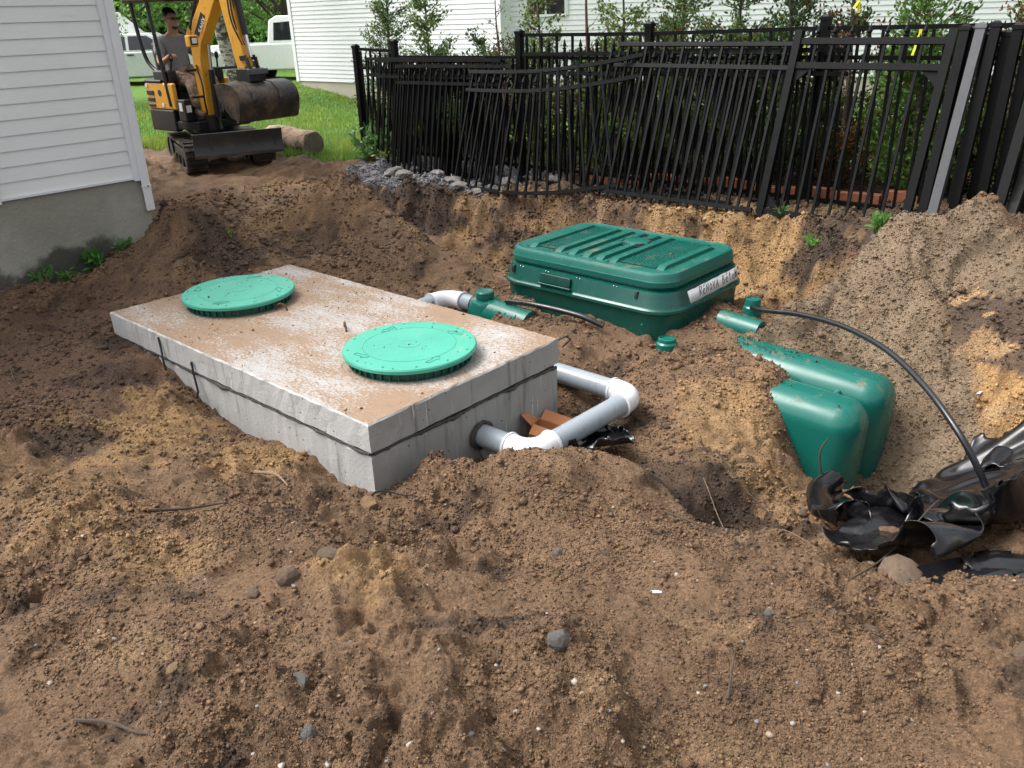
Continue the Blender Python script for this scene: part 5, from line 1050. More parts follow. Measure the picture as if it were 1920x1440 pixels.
# ---------------------------------------------------------------- operator
pers = thing('person', 'person in grey shirt and camouflage trousers seated at the excavator levers', 'person', tuple(XO+Vector((0, 0, .9))), 0)
def skin(name, verts, edges, mat, parent, sub=2, root=0):
    me = bpy.data.meshes.new(name); me.from_pydata([tuple(MU @ Vector(v[:3])) for v in verts], edges, []); me.materials.append(M[mat])
    o = link(name, me, parent); o.matrix_parent_inverse = pers.matrix_basis.inverted()
    m = o.modifiers.new('skin', 'SKIN'); m.use_smooth_shade = True
    for i, v in enumerate(verts): sv = me.skin_vertices[0].data[i]; sv.radius = (v[3], v[4] if len(v) > 4 else v[3]); sv.use_root = (i == root)
    s_ = o.modifiers.new('sub', 'SUBSURF'); s_.levels = sub; s_.render_levels = sub; return o
px = -.10
V = [(px, .22, .98, .11), (px, .23, 1.12, .10), (px, .23, 1.30, .15, .11), (px, .22, 1.42, .10, .08), (px, .20, 1.485, .052), (px, .175, 1.55, .066, .075), (px, .18, 1.625, .078, .094), (px, .19, 1.70, .062, .075)]
Ed = [(i, i+1) for i in range(7)]
def limb(base, pts):
    k = len(V); prev = base
    for p in pts: V.append(p); Ed.append((prev, len(V)-1)); prev = len(V)-1
    return prev
for sx in (-1, 1):
    wz = 1.27; hd0 = limb(3, [(px+sx*.17, .23, 1.385, .058), (px+sx*.255, .13, 1.16, .042), (px+sx*.24, -.04, 1.235, .030), (px+sx*.235, -.075, 1.25, .030, .020)])
    for q in range(4): limb(hd0, [(px+sx*(.235-.022*(q-1.5)*1), -.115+.004*abs(q-1.5), 1.262, .0085), (px+sx*(.235-.022*(q-1.5)), -.135, 1.235+.003*q, .008), (px+sx*(.232-.02*(q-1.5)), -.120, 1.215, .0065)])
    limb(hd0, [(px+sx*.205, -.085, 1.262, .009), (px+sx*.195, -.115, 1.25, .0075)])
    limb(0, [(px+sx*.10, .12, .985, .085), (px+sx*.135, -.24, .985, .062), (px+sx*.125, -.28, .72, .045), (px+sx*.125, -.30, .635, .038), (px+sx*.13, -.40, .615, .032)])
skin('body', V, Ed, 'skin', pers)
k3 = .012
skin('shirt', [(px, .21, .86, .17, .15), (px, .22, .98, .17, .15), (px, .23, 1.14, .13+k3, .12), (px, .23, 1.30, .163+k3, .125), (px, .22, 1.42, .10+k3, .09), (px, .205, 1.455, .066)] + [(px+sx*.172, .23, 1.39, .075) for sx in (-1, 1)]+[(px+sx*.235, .165, 1.235, .066) for sx in (-1, 1)], [(0, 1), (1, 2), (2, 3), (3, 4), (4, 5), (4, 6), (4, 7), (6, 8), (7, 9)], 'shirt', pers)
skin('trousers', [(px, .22, .97, .15)]+sum([[(px+sx*.10, .12, .985, .10), (px+sx*.135, -.24, .99, .078), (px+sx*.128, -.275, .76, .068), (px+sx*.128, -.285, .67, .066)] for sx in (-1, 1)], []), [(0, 1), (1, 2), (2, 3), (3, 4), (0, 5), (5, 6), (6, 7), (7, 8)], 'camo', pers)
skin('boot', sum([[(px+sx*.125, -.285, .70, .066), (px+sx*.125, -.30, .62, .066), (px+sx*.135, -.44, .60, .056)] for sx in (-1,)], []), [(0, 1), (1, 2)], 'boot', pers); skin('boot', sum([[(px+sx*.125, -.285, .70, .066), (px+sx*.125, -.30, .62, .066), (px+sx*.135, -.44, .60, .056)] for sx in (1,)], []), [(0, 1), (1, 2)], 'boot', pers)
skin('hair', [(px, .225, 1.64, .080, .085), (px, .21, 1.695, .086, .094), (px, .178, 1.715, .078, .075)], [(0, 1), (1, 2)], 'hair', pers)
skin('beard', [(px-.04, .135, 1.548, .016), (px, .117, 1.530, .018), (px+.04, .135, 1.548, .016)], [(0, 1), (1, 2)], 'hair', pers, 1)
for nm, vs_ in (('nose', [(px, .098, 1.625, .010), (px, .084, 1.597, .014)]), ('ear', [(px-.077, .185, 1.63, .012), (px-.077, .185, 1.60, .010)]), ('ear', [(px+.077, .185, 1.63, .012), (px+.077, .185, 1.60, .010)])): skin(nm, vs_, [(0, 1)], 'skin', pers, 1)
mb = MB(); mb.box((px-.032, .088, 1.632), (.05, .008, .028)); mb.box((px+.032, .088, 1.632), (.05, .008, .028)); mb.box((px, .086, 1.638), (.03, .006, .008)); mb.bar((px-.058, .09, 1.637), (px-.078, .18, 1.64), .006, .01); mb.bar((px+.058, .09, 1.637), (px+.078, .18, 1.64), .006, .01); mb.xf(MU); o = mb.build('glasses', M['rubber'], pers, bevel=.002); o.matrix_parent_inverse = pers.matrix_basis.inverted()
# ---------------------------------------------------------------- vehicles beyond the lawn
def vehicle(name, label, cat, loc, rot, prof, width, cabin, paint, wins, wheels, wr, extra=None, cpaint=None):
    v = thing(name, label, cat, loc, rot, 'vehicles parked beyond the lawn'); w2 = width/2
    mb = MB(); mb.prism([(x, -w2, z) for x, z in prof], (0, width, 0)); bd = mb.build('body', M[paint], v, bevel=.05, seg=3)
    mb = MB(); a = [(x, -w2+.04, z) for x, z in cabin[:1]]; n_ = len(cabin); zb = min(z for _, z in cabin); zt = max(z for _, z in cabin)
    ins = lambda z: .02+.16*(z-zb)/(zt-zb)
    A = [(x, -w2+ins(z), z) for x, z in cabin]; B = [(x, w2-ins(z), z) for x, z in cabin]
    mb.add(A+B, [tuple(range(n_-1, -1, -1)), tuple(range(n_, 2*n_))]+[(i, (i+1) % n_, n_+(i+1) % n_, n_+i) for i in range(n_)]); cb = mb.build('cabin', M[cpaint or paint], v, bevel=.04, seg=3)
    for q in wins:
        for s_ in (-1, 1):
            mb = MB(); A = [(x, s_*(w2-ins(z)+.006), z) for x, z in q]; mb.prism(A, (0, -s_*.02, 0)); mb.build('window', M['glass_dark'], cb)
    for x in wheels:
        for s_ in (-1, 1):
            mb = MB(); mb.tube([(x, s_*(w2-.20), wr), (x, s_*(w2-.19), wr), (x, s_*(w2-.01), wr), (x, s_*(w2+.005), wr)], [wr*.85, wr, wr, wr*.85], 24); wl = mb.build('wheel', M['tyre'], v, smooth=True)
            mb = MB(); mb.cyl((x, s_*(w2-.02), wr), (x, s_*(w2+.012), wr), wr*.6, wr*.55, 16); mb.build('rim', M['steel'], wl)
    for x, z in (extra or []):
        for s_ in (-1, 1): mb = MB(); mb.box((x, s_*(w2+.012), z), (.18, .03, .035)); mb.build('door_handle', M['rubber'], bd, bevel=.006)
    xs = [p[0] for p in prof]
    for x, nm, mt in ((min(xs), 'tail_light', 'red'), (max(xs), 'headlight', 'lamp')):
        for s_ in (-1, 1): mb = MB(); mb.box((x, s_*(w2-.14), .86), (.05, .18, .16)); mb.build(nm, M[mt], bd, bevel=.01)
    return v
gz = lambda x, y: H1(x, y)-.01
tk = vehicle('pickup_truck', 'white pickup truck partly hidden by the far house corner', 'truck', (-5.35, 26.6, -.12), R(2), [(-2.9, .45), (-2.95, .95), (-2.9, 1.12), (.9, 1.14), (2.2, 1.10), (2.75, .98), (2.85, .5), (2.4, .42), (-2.5, .42)], 1.95,
        [(-1.30, 1.11), (-1.22, 1.72), (-1.0, 1.84), (.55, 1.84), (.75, 1.76), (1.45, 1.11)], 'carpaint', [[(-1.12, 1.20), (-1.08, 1.66), (-.38, 1.70), (-.36, 1.20)], [(-.14, 1.20), (-.14, 1.70), (.55, 1.70), (.98, 1.20)]], (-1.9, 1.85), .38, ((-.45, .98), (.72, .98)))
mb = MB(); mb.box((.2, -.90, 1.45), (.55, .01, .20)); mb.build('window_sticker', M['orange_red'], tk)
vehicle('parked_car', 'silver car parked behind the excavator cab', 'car', (-9.9, 25.6, -.05), R(10), [(-2.2, .4), (-2.25, .85), (-2.0, .98), (1.3, .98), (2.1, .85), (2.2, .5), (1.9, .32), (-1.9, .32)], 1.8,
        [(-1.9, .96), (-1.2, 1.42), (.1, 1.44), (.95, .97)], 'carpaint2', [[(-1.45, 1.02), (-1.08, 1.36), (-.5, 1.37), (-.5, 1.02)], [(-.42, 1.02), (-.42, 1.37), (.06, 1.37), (.65, 1.02)]], (-1.35, 1.35), .32, ((-.4, .9), (.5, .9)))
vehicle('parked_van', 'pale van standing behind the operator at the left', 'van', (-13.0, 29.0, .0), R(6), [(-2.4, .4), (-2.45, 1.1), (-2.4, 1.25), (1.4, 1.25), (2.3, 1.08), (2.4, .5), (2.1, .36), (-2.1, .36)], 1.95,
        [(-2.38, 1.24), (-2.3, 1.95), (-2.1, 2.03), (.7, 2.0), (1.5, 1.24)], 'carpaint', [[(-.9, 1.34), (-.9, 1.84), (-.1, 1.84), (-.1, 1.34)], [(0, 1.34), (0, 1.84), (.62, 1.82), (1.15, 1.34)]], (-1.5, 1.5), .36, ((-.2, 1.1),))
# ---------------------------------------------------------------- log, weeds and rubble by the fence
lg = thing('log', 'cut log lying on the lawn edge beside the dozer blade', 'log', (-2.55, 10.78, .17), 0)
a = Vector((-3.0, 11.22, .20)); b_ = Vector((-2.33, 10.55, .20)); mb = MB(); n = 13; pth = []; rd = []
for k in range(n): u = k/(n-1); pth.append(a+(b_-a)*u); rd.append(.165+.02*math.sin(u*6)+rs.uniform(-.01, .01))
mb.tube(pth, rd, 22); mb.v = [tuple(Vector(p)+Vector((rs.uniform(-.008, .008), rs.uniform(-.008, .008), rs.uniform(-.008, .008)))) for p in mb.v]; mb.build('trunk', M['log'], lg, smooth=60, world=True)
d = (b_-a).normalized(); mb = MB(); mb.tube([b_-d*.01, b_+d*.012, b_+d*.018], [rd[-1]*.94, rd[-1]*.90, rd[-1]*.6], 22); mb.build('cut_end', M['log_end'], lg, world=True)
def weed(label, x, y, n, h, leafl, col, spread=.14, cat='weed', name='weed', dz=0):
    z0 = H1(x, y)+dz; root = thing(name, label, cat, (x, y, z0), 0); C = []; U = []; Ls = []; mb = MB()
    for k in range(n):
        a = rng.uniform(0, 6.28); sp = spread*rng.uniform(.2, 1); tip = np.array([math.cos(a)*sp, math.sin(a)*sp, h*rng.uniform(.5, 1.05)]); base = np.array([math.cos(a)*sp*.25, math.sin(a)*sp*.25, -.02])
        mb.tube([tuple(base), tuple(base*.5+tip*.5+np.array([0, 0, h*.1])), tuple(tip)], [.004, .003, .0015], 4, cap=False)
        for q in range(6):
            u = rng.uniform(.25, 1.05); dd = (tip-base)*.5+rng.normal(size=3)*h*.55; dd /= np.linalg.norm(dd); L_ = leafl*rng.uniform(.6, 1.2); C.append(base+(tip-base)*u+dd*L_*.5); U.append(dd); Ls.append(L_)
    mb.build('stem', M['twig_pale'], root); m = len(C); col_ = np.array(col)*rng.uniform(.6, 1.4, m)[:, None]; nr = rdir(m)+np.array([0, 0, 1.2])
    link('leaves', leaf_mesh('leaves', np.array(C), nr, np.array(U), np.array(Ls), np.array(Ls)*.42, col_), root); return root
weed('leafy green weed at the foot of the first fence post', -1.50, 9.98, 46, .36, .11, (.10, .22, .06), .30)
weed('small pale green tuft in front of the leafy weed by the gravel', -1.33, 9.72, 16, .14, .06, (.22, .30, .08), .14)
weed('bright dandelion tuft at the pit edge under the loose posts', 2.50, 5.50, 16, .06, .085, (.11, .25, .05), .09)
weed('little green sprout on the pit edge below the gate', 2.20, 5.82, 9, .05, .06, (.13, .30, .05), .07)
weed('tiny sprout on the bank edge left of the gate foot', 2.12, 6.35, 6, .05, .05, (.12, .28, .05), .05)
for i, (u, lab) in enumerate([(-.95, 'clover sprout at the foundation foot, nearest the left edge'), (-.80, 'low green weed along the house foundation'), (-.56, 'grassy weed against the cracked foundation foot'), (-.32, 'green weed by the heap at the foundation corner')]):
    q = wpt(u, .07, 0); weed(lab, q.x, q.y, 9+4*i % 7, .09+.03*(i == 2), .055 if i != 2 else .10, (.08, .22, .05), .09)
weed('tiny green seedling on the heap behind the slab', -2.0, 5.95, 5, .04, .035, (.12, .26, .06), .04)
def rock_mesh(name, mat, seed, flat=.6, sub=2):
    bm = bmesh.new(); bmesh.ops.create_icosphere(bm, subdivisions=sub, radius=1); r2 = random.Random(seed); ax = (r2.uniform(.8, 1.2), r2.uniform(.6, 1), flat*r2.uniform(.8, 1.2)); off = Vector((r2.uniform(0, 50), r2.uniform(0, 50), r2.uniform(0, 50)))
    from mathutils import noise as mn
    for v in bm.verts: k = 1+.32*mn.noise(v.co*1.3+off)+.14*mn.noise(v.co*3.1+off); v.co = Vector((v.co.x*ax[0], v.co.y*ax[1], v.co.z*ax[2]))*k
    me = bpy.data.meshes.new(name); bm.to_mesh(me); bm.free(); me.materials.append(M[mat]); return me
RK = {m: [rock_mesh('stone', m, 10*i+k, fl) for k, fl in enumerate((.6, .75, .35))] for i, m in enumerate(('stone', 'stone_grey', 'stone_ochre', 'clod2' if 'clod2' in M else 'stone'))}
def rock(label, x, y, r_, mat='stone', k=0, emb=.35, group='stones on the dirt', name='stone', cat='stone'):
    o = link(name, RK[mat][k]); o.matrix_basis = Matrix.Translation((x, y, H1(x, y)+r_*.5*(1-emb)-r_*.1)) @ Matrix.Rotation(rs.uniform(0, 6), 4, 'Z') @ Matrix.Rotation(rs.uniform(-.3, .3), 4, 'X') @ Matrix.Scale(r_, 4); tag(o, label, cat, group)
rock('round ochre stone in front of the tank corner', -.63, 3.06, .052, 'stone_ochre', 1)
rock('big brown stone with a pinkish chip, at the near edge of the black sheet', 1.30, 2.30, .115, 'stone', 0, .5)
rock('pale grey pebble at the bottom edge left of centre', -.50, 1.45, .022, 'stone_grey', 1)
rock('grey stone half sunk at the bottom, left of the centre', -.56, 1.62, .030, 'stone_grey', 0)
rock('rounded grey stone in the foreground ridge, centre', .10, 1.72, .030, 'stone_grey', 1)
rock('flat pale stone in the foreground at the lower left', -.92, 1.72, .020, 'stone_ochre', 2)
rock('sandy stone lump left of centre in the foreground', -.60, 2.22, .045, 'stone', 0); rock('larger sandy lump beside the row of lumps, left of centre', -.72, 2.16, .050, 'stone', 1); rock('dark stone at the left of the row of lumps', -.83, 2.13, .030, 'stone', 2)
rock('grey pebble on the slope below the front mound', .14, 2.45, .022, 'stone_grey', 1); rock('small white stone right of the foreground ridge', .72, 1.92, .016, 'stone_grey', 0); rock('brown stone below the hollow with roots', .98, 2.30, .034, 'stone', 1)
rock('pale half-buried stone in the right foreground', 1.05, 1.98, .04, 'stone', 2); rock('stone with a white edge at the right margin', 1.42, 1.80, .05, 'stone', 0)
rock('dark stone at the rim of the hollow with roots', 1.13, 3.50, .06, 'stone', 0); rock('small brown stone by the tank lobes', 1.30, 3.2, .03, 'stone', 1)
for i, (s, t_, r_, k) in enumerate([(-6.15, 5.98, .12, 2), (-5.98, 5.88, .10, 2), (-5.85, 5.99, .07, 0), (-5.72, 5.86, .07, 2), (-6.45, 6.02, .09, 2), (-6.9, 5.95, .10, 2), (-7.2, 6.05, .12, 2), (-7.35, 5.9, .08, 2), (-5.6, 6.15, .10, 0), (-5.35, 6.12, .06, 2), (-7.0, 6.2, .07, 0), (-6.6, 5.85, .05, 1), (-5.2, 6.4, .08, 0)]):
    lab = ['largest pale slate shard on the gravel', 'pale slate shard right of the largest', 'grey stone chip behind the two pale shards', 'small pale shard at the gravel edge above the pit', 'pale shard on the gravel midway to the weed', 'flat shard left on the gravel strip', 'long flat shard nearest the leafy weed', 'shard at the left end of the gravel edge', 'grey block under the bent panel', 'small chip under the bent panel foot', 'grey chip against the left panel feet', 'small dark stone at the pit edge of the gravel', 'grey block seen through the bent panel'][i]
    rock(lab, *E2(s, t_), r_, 'stone_grey', k, .2, 'broken slate on the gravel')
rock('white pebble on the bank edge near the dandelion', *E2(-1.85, 5.62), .03, 'stone_grey', 1)
# ---------------------------------------------------------------- twigs, roots, straps
def stick(label, pts, r_, mat='twig', name='twig', cat='twig', group='twigs on the dirt', branch=0):
    mb = MB(); P = smooth_path(pts, 24); mb.tube(P, [r_*(1-.6*i/(len(P)-1)) for i in range(len(P))], 6)
    for k in range(branch):
        p = P[int(len(P)*(.35+.2*k))]; q = p+Vector((rs.uniform(-.08, .08), rs.uniform(-.08, .08), rs.uniform(.01, .05))); mb.tube([p, (p+q)/2+Vector((0, 0, .01)), q], [r_*.5, r_*.4, r_*.2], 5)
    tag(mb.build(name, M[mat], smooth=True), label, cat, group)
def gp(x, y, dz=.012): return (x, y, H1(x, y)+dz)
stick('thin dark twig on the ground by the left edge', [gp(-2.75, 4.30), gp(-2.68, 4.15, .05), gp(-2.58, 4.0, .01)], .006, branch=1)
stick('dark twig lying left of the slab corner', [gp(-2.95, 5.0), gp(-2.8, 4.88, .03), gp(-2.7, 4.8)], .006)
stick('short black stick on the sandy ground left of centre', [gp(-1.40, 2.72, .02), gp(-1.28, 2.78, .03), gp(-1.15, 2.86, .02)], .007)
stick('pale split stick in front of the tank side', [gp(-1.15, 3.22, .02), gp(-1.05, 3.2, .025), gp(-.98, 3.12, .02)], .008, 'twig_pale')
stick('upright thin twig standing in front of the green lobes', [(1.42, 3.35, H1(1.42, 3.35)-.05), (1.43, 3.36, -.45), (1.41, 3.37, -.30), (1.44, 3.37, -.22)], .008)
stick('pale forked root lying in the hollow', [gp(.86, 3.3, .06), gp(.95, 3.1, .05), gp(1.08, 2.9, .03), gp(1.15, 2.75)], .0024, 'twig_pale', branch=2)
stick('long dark root curving over the hollow', [gp(.95, 3.45, .06), gp(1.1, 3.2, .06), gp(1.25, 2.95, .03), gp(1.4, 2.8)], .005, branch=1)
stick('dark thin root on the slope left of the hollow', [gp(.62, 2.95, .02), gp(.72, 2.8, .03), gp(.82, 2.72, .01)], .005)
stick('bent dark twig in the right foreground', [gp(.52, 1.60, .01), gp(.55, 1.68, .03), gp(.58, 1.76, .01)], .004)
stick('brown root half buried at the lower left corner', [gp(-1.15, 1.62, .0), gp(-1.05, 1.60, .03), gp(-.95, 1.54, .012), gp(-.88, 1.50, -.01)], .006)
stick('long thin twig lying across the black sheet', [gp(1.12, 2.28, .05), gp(1.3, 2.42, .12), gp(1.55, 2.62, .16), gp(1.68, 2.8, .15)], .004)
stick('dark twig standing against the tank end below the pipe', [(-.12, 3.62, -.5), (-.17, 3.655, -.40), (-.205, 3.665, -.34)], .005, branch=2)
stick('thin twig on the sand inside the pipe loop', [gp(.38, 4.10, .02), gp(.45, 4.12, .03), gp(.52, 4.16, .02)], .004)
stick('black bent wire in front of the tank corner', [gp(-.66, 3.14, .0), gp(-.60, 3.15, .05), gp(-.5, 3.13, .03), gp(-.42, 3.08, .0)], .006, 'rubber', 'wire', 'wire')
stick('pale root hanging from the ochre bank below the dandelion', [(2.42, 5.62, .03), (2.36, 5.55, -.08), (2.37, 5.5, -.18)], .006, 'twig_pale')
stick('dark stick slanting up at the left edge of the dirt', [gp(-2.62, 3.72), gp(-2.50, 3.62, .08), gp(-2.42, 3.52, .02)], .006)
stick('curved wire loop at the tank end by the mound', [(-.37, 3.46, -.46), (-.40, 3.455, -.41), (-.36, 3.50, -.385), (-.31, 3.55, -.39)], .0045, 'rubber', 'wire', 'wire')
# ---------------------------------------------------------------- cardboard box and bag under the pipe
cb = thing('cardboard_box', 'orange cardboard box crushed between the tank end and the pipe', 'box', (.16, 3.93, H1(.16, 3.93)), 0)
mb = MB(); Mx = Matrix.Translation((.20, 3.92, -.47)) @ Matrix.Scale(.72, 4) @ Matrix.Rotation(R(-20), 4, 'Z') @ Matrix.Rotation(R(14), 4, 'Y') @ Matrix.Rotation(R(-12), 4, 'X')
for c_, s_ in (((0, 0, -.09), (.30, .20, .006)), ((-.15, 0, 0), (.006, .20, .18)), ((.15, 0, 0), (.006, .20, .18)), ((0, .10, 0), (.30, .006, .18)), ((0, -.10, 0), (.30, .006, .18))): mb.box(c_, s_)
mb.xf(Mx); mb.build('carton', M['card'], cb, world=True)
for c_, s_, rot in (((-.20, 0, .10), (.11, .19, .005), ('Y', .5)), ((.19, 0, .12), (.10, .19, .005), ('Y', -.9)), ((0, .14, .11), (.28, .11, .005), ('X', .6)), ((0, -.145, .07), (.28, .11, .005), ('X', .45))):
    mb = MB(); mb.box((0, 0, 0), s_); mb.xf(Mx @ Matrix.Translation(c_) @ Matrix.Rotation(rot[1], 4, rot[0])); mb.build('flap', M['card'], cb, world=True)
mb = MB(); mb.box((0, 0, 0), (.28, .16, .02)); mb.xf(Matrix.Translation((.18, 3.52, -.46)) @ Matrix.Rotation(R(30), 4, 'Z') @ Matrix.Rotation(R(-25), 4, 'X')); tag(mb.build('cardboard_piece', M['card']), 'torn cardboard piece under the lower white elbow', 'cardboard')
def sheet(name, label, outline_c, sx, sy, rot, res, amp, seed, mat, cat, lift=.03, trim=.12, fold=1.0, tag_kind=None, sink=0.0, thick=.003, follow=1.0, z0=None):
    """crumpled plastic film: folded grid draped over the ground, ragged outline"""
    nx = int(sx/res); ny = int(sy/res); u = np.linspace(-.5, .5, nx); v = np.linspace(-.5, .5, ny); UU, VV = np.meshgrid(u, v, indexing='ij'); uu = UU.ravel(); vv = VV.ravel()
    X = uu*sx; Y = vv*sy; c_, s_ = math.cos(rot), math.sin(rot)
    wx = X+.10*fold*pn(X*3.1, Y*3.1, seed)+.05*fold*pn(X*8, Y*8, seed+1); wy = Y+.10*fold*pn(X*3.1, Y*3.1, seed+2)+.05*fold*pn(X*8, Y*8, seed+3)
    gx_ = outline_c[0]+wx*c_-wy*s_; gy_ = outline_c[1]+wx*s_+wy*c_
    r1 = pn(wx*1.5, wy*3.4, seed+4); r2_ = np.abs(pn(wx*2.2+3, wy*3.6, seed+5)); r3 = np.abs(pn(wx*4, wy*6.5, seed+6))
    hz = terrain(gx_, gy_, False) if sink == 0 else HN(gx_, gy_)
    hz2 = hz.reshape(nx, ny); 
    for _q in range(6): hz2 = (hz2+np.roll(hz2, 2, 0)+np.roll(hz2, -2, 0)+np.roll(hz2, 2, 1)+np.roll(hz2, -2, 1))/5
    hz = hz2.ravel()
    Z = hz+lift+amp*(.75*np.maximum(r1+.15, 0)+.60*(.35-r2_)+.14*(.3-r3))-sink*(pn(X*4, Y*4, seed+8)+.15)
    edge = np.hypot(uu*2, vv*2)+trim*2.2*pn(X*2.4, Y*2.4, seed+7)+trim*pn(X*7, Y*7, seed+9); keep = edge < .96
    id_ = (np.arange(nx-1)[:, None]*ny+np.arange(ny-1)[None]).ravel(); F = np.stack([id_, id_+ny, id_+ny+1, id_+1], 1); F = F[keep[F].all(1)]; uq, inv = np.unique(F, return_inverse=True)
    me = np_mesh(name, np.stack([gx_, gy_, Z], 1)[uq], inv.reshape(F.shape), M[mat], None, smooth=True); o = link(name, me); m = o.modifiers.new('thick', 'SOLIDIFY'); m.thickness = thick; tag(o, label, cat); return o
def film(name, label, c, sx, sy, rot, n, m, squeeze, seed, mat, cat, lift=.16, steps=110):
    """thin sheeting: a slack grid of springs dropped on the ground, so that it buckles into folds"""
    r3 = np.random.default_rng(seed); u = np.linspace(-.5, .5, n); v = np.linspace(-.5, .5, m); UU, VV = np.meshgrid(u, v, indexing='ij'); c_, s_ = math.cos(rot), math.sin(rot)
    X = UU*sx*squeeze[0]; Y = VV*sy*squeeze[1]; gx_ = c[0]+X*c_-Y*s_; gy_ = c[1]+X*s_+Y*c_
    P = np.stack([gx_, gy_, np.zeros_like(gx_)], 2); P[..., 2] = terrain(gx_.ravel(), gy_.ravel(), False).reshape(n, m)+lift+.10*fbm(UU*5+seed, VV*5, seed, 3)
    B0 = P[..., :2].copy(); edge_ = np.zeros((n, m), bool); edge_[[0, -1], :] = True; edge_[:, [0, -1]] = True
    Q = P.copy(); du = sx/(n-1); dv = sy/(m-1); dd = math.hypot(du, dv)
    def rel(A, B, L, k):
        d = B-A; l = np.linalg.norm(d, axis=2, keepdims=True)+1e-9; e_ = d*(k*.5*(1-L/l)); A += e_; B -= e_
    bx = np.linspace(c[0]-1.6, c[0]+1.6, 65); by = np.linspace(c[1]-1.6, c[1]+1.6, 65); BX_, BY_ = np.meshgrid(bx, by, indexing='ij'); BHH = terrain(BX_.ravel(), BY_.ravel(), False).reshape(65, 65)
    for it in range(steps):
        Vv = (P-Q)*.90; Q = P.copy(); P = P+Vv; P[..., 2] -= .0016
        for q in range(5):
            for o_ in (0, 1):
                rel(P[o_:n-1:2][:(n-o_)//2], P[o_+1:n:2][:(n-o_)//2], du, 1.0); rel(P[:, o_:m-1:2][:, :(m-o_)//2], P[:, o_+1:m:2][:, :(m-o_)//2], dv, 1.0)
            rel(P[:-1, :-1], P[1:, 1:], dd, .35); rel(P[1:, :-1], P[:-1, 1:], dd, .35)
            rel(P[:-2], P[2:], 2*du, .40); rel(P[:, :-2], P[:, 2:], 2*dv, .40); rel(P[:-5], P[5:], 5*du, .22); rel(P[:, :-5], P[:, 5:], 5*dv, .22)
        P[..., :2][edge_] = P[..., :2][edge_]*.4+B0[edge_]*.6
        g = _bil(BHH, bx[0], bx[1]-bx[0], by[0], by[1]-by[0], P[..., 0], P[..., 1])+.095; low = P[..., 2] < g
        P[..., 2] = np.where(low, g, P[..., 2]); Q[..., 0] = np.where(low, P[..., 0]*.7+Q[..., 0]*.3, Q[..., 0]); Q[..., 1] = np.where(low, P[..., 1]*.7+Q[..., 1]*.3, Q[..., 1])
    id_ = (np.arange(n-1)[:, None]*m+np.arange(m-1)[None]).ravel(); F = np.stack([id_, id_+m, id_+m+1, id_+1], 1)
    cu = UU.ravel(); cv = VV.ravel(); keep = np.maximum(np.abs(cu), np.abs(cv))+.05*pn(cu*6+seed, cv*6, seed+1) < .49; F = F[keep[F].all(1)]; uq, inv = np.unique(F, return_inverse=True)
    o = link(name, np_mesh(name, P.reshape(-1, 3)[uq], inv.reshape(F.shape), M[mat], None)); mo = o.modifiers.new('sub', 'SUBSURF'); mo.levels = 1; mo.render_levels = 1; m2 = o.modifiers.new('thick', 'SOLIDIFY'); m2.thickness = .002; tag(o, label, cat); return o
film('plastic_sheet', 'shiny crumpled black plastic sheet in the hole at the right', (2.12, 3.25), 1.75, 1.0, R(38), 62, 36, (.84, .68), 5, 'poly', 'plastic sheet')
film('plastic_sheet', 'dusty black plastic sheet folded toward the near rim of the hole', (1.62, 2.78), 1.15, .62, R(45), 46, 26, (.88, .66), 9, 'poly_matt', 'plastic sheet')
film('plastic_sheet', 'glossy black plastic fold nearest the green lobes', (1.47, 3.02), .70, .60, R(75), 40, 34, (.85, .45), 13, 'poly', 'plastic sheet')
film('plastic_sheet', 'black plastic tongue sticking out at the right margin above the hole', (2.66, 3.66), .75, .55, R(40), 40, 30, (.75, .6), 21, 'poly', 'plastic sheet')
sheet('plastic_sheet', 'flat black plastic remnant half buried at the right edge', (1.80, 2.22), .60, .34, R(-25), .014, .03, 371, 'poly_matt', 'plastic sheet', .018, .22, .6, sink=.05)
sheet('plastic_sheet', 'small black plastic scrap showing through the dirt below the sheet', (1.50, 2.24), .30, .20, R(15), .012, .02, 391, 'poly_matt', 'plastic sheet', .014, .25, .6, sink=.05)
film('plastic_bag', 'shiny dark plastic bag lying under the long grey pipe', (.42, 3.72), .42, .36, R(10), 34, 30, (.7, .55), 31, 'poly', 'bag', .10, 90)
M['foil'] = simple('clear_scrap', (.55, .57, .60), .2)
for i, (x, y, lab) in enumerate([(.43, 2.12, 'clear plastic scrap on the foreground dirt, right of centre'), (2.62, 4.22, 'white torn plastic shred stuck in the cut bank')]):
    o = sheet('plastic_scrap', lab, (x, y), .05, .022, R(40*i), .004, .01, 451+i*7, 'foil', 'scrap', .012, .2, .25)
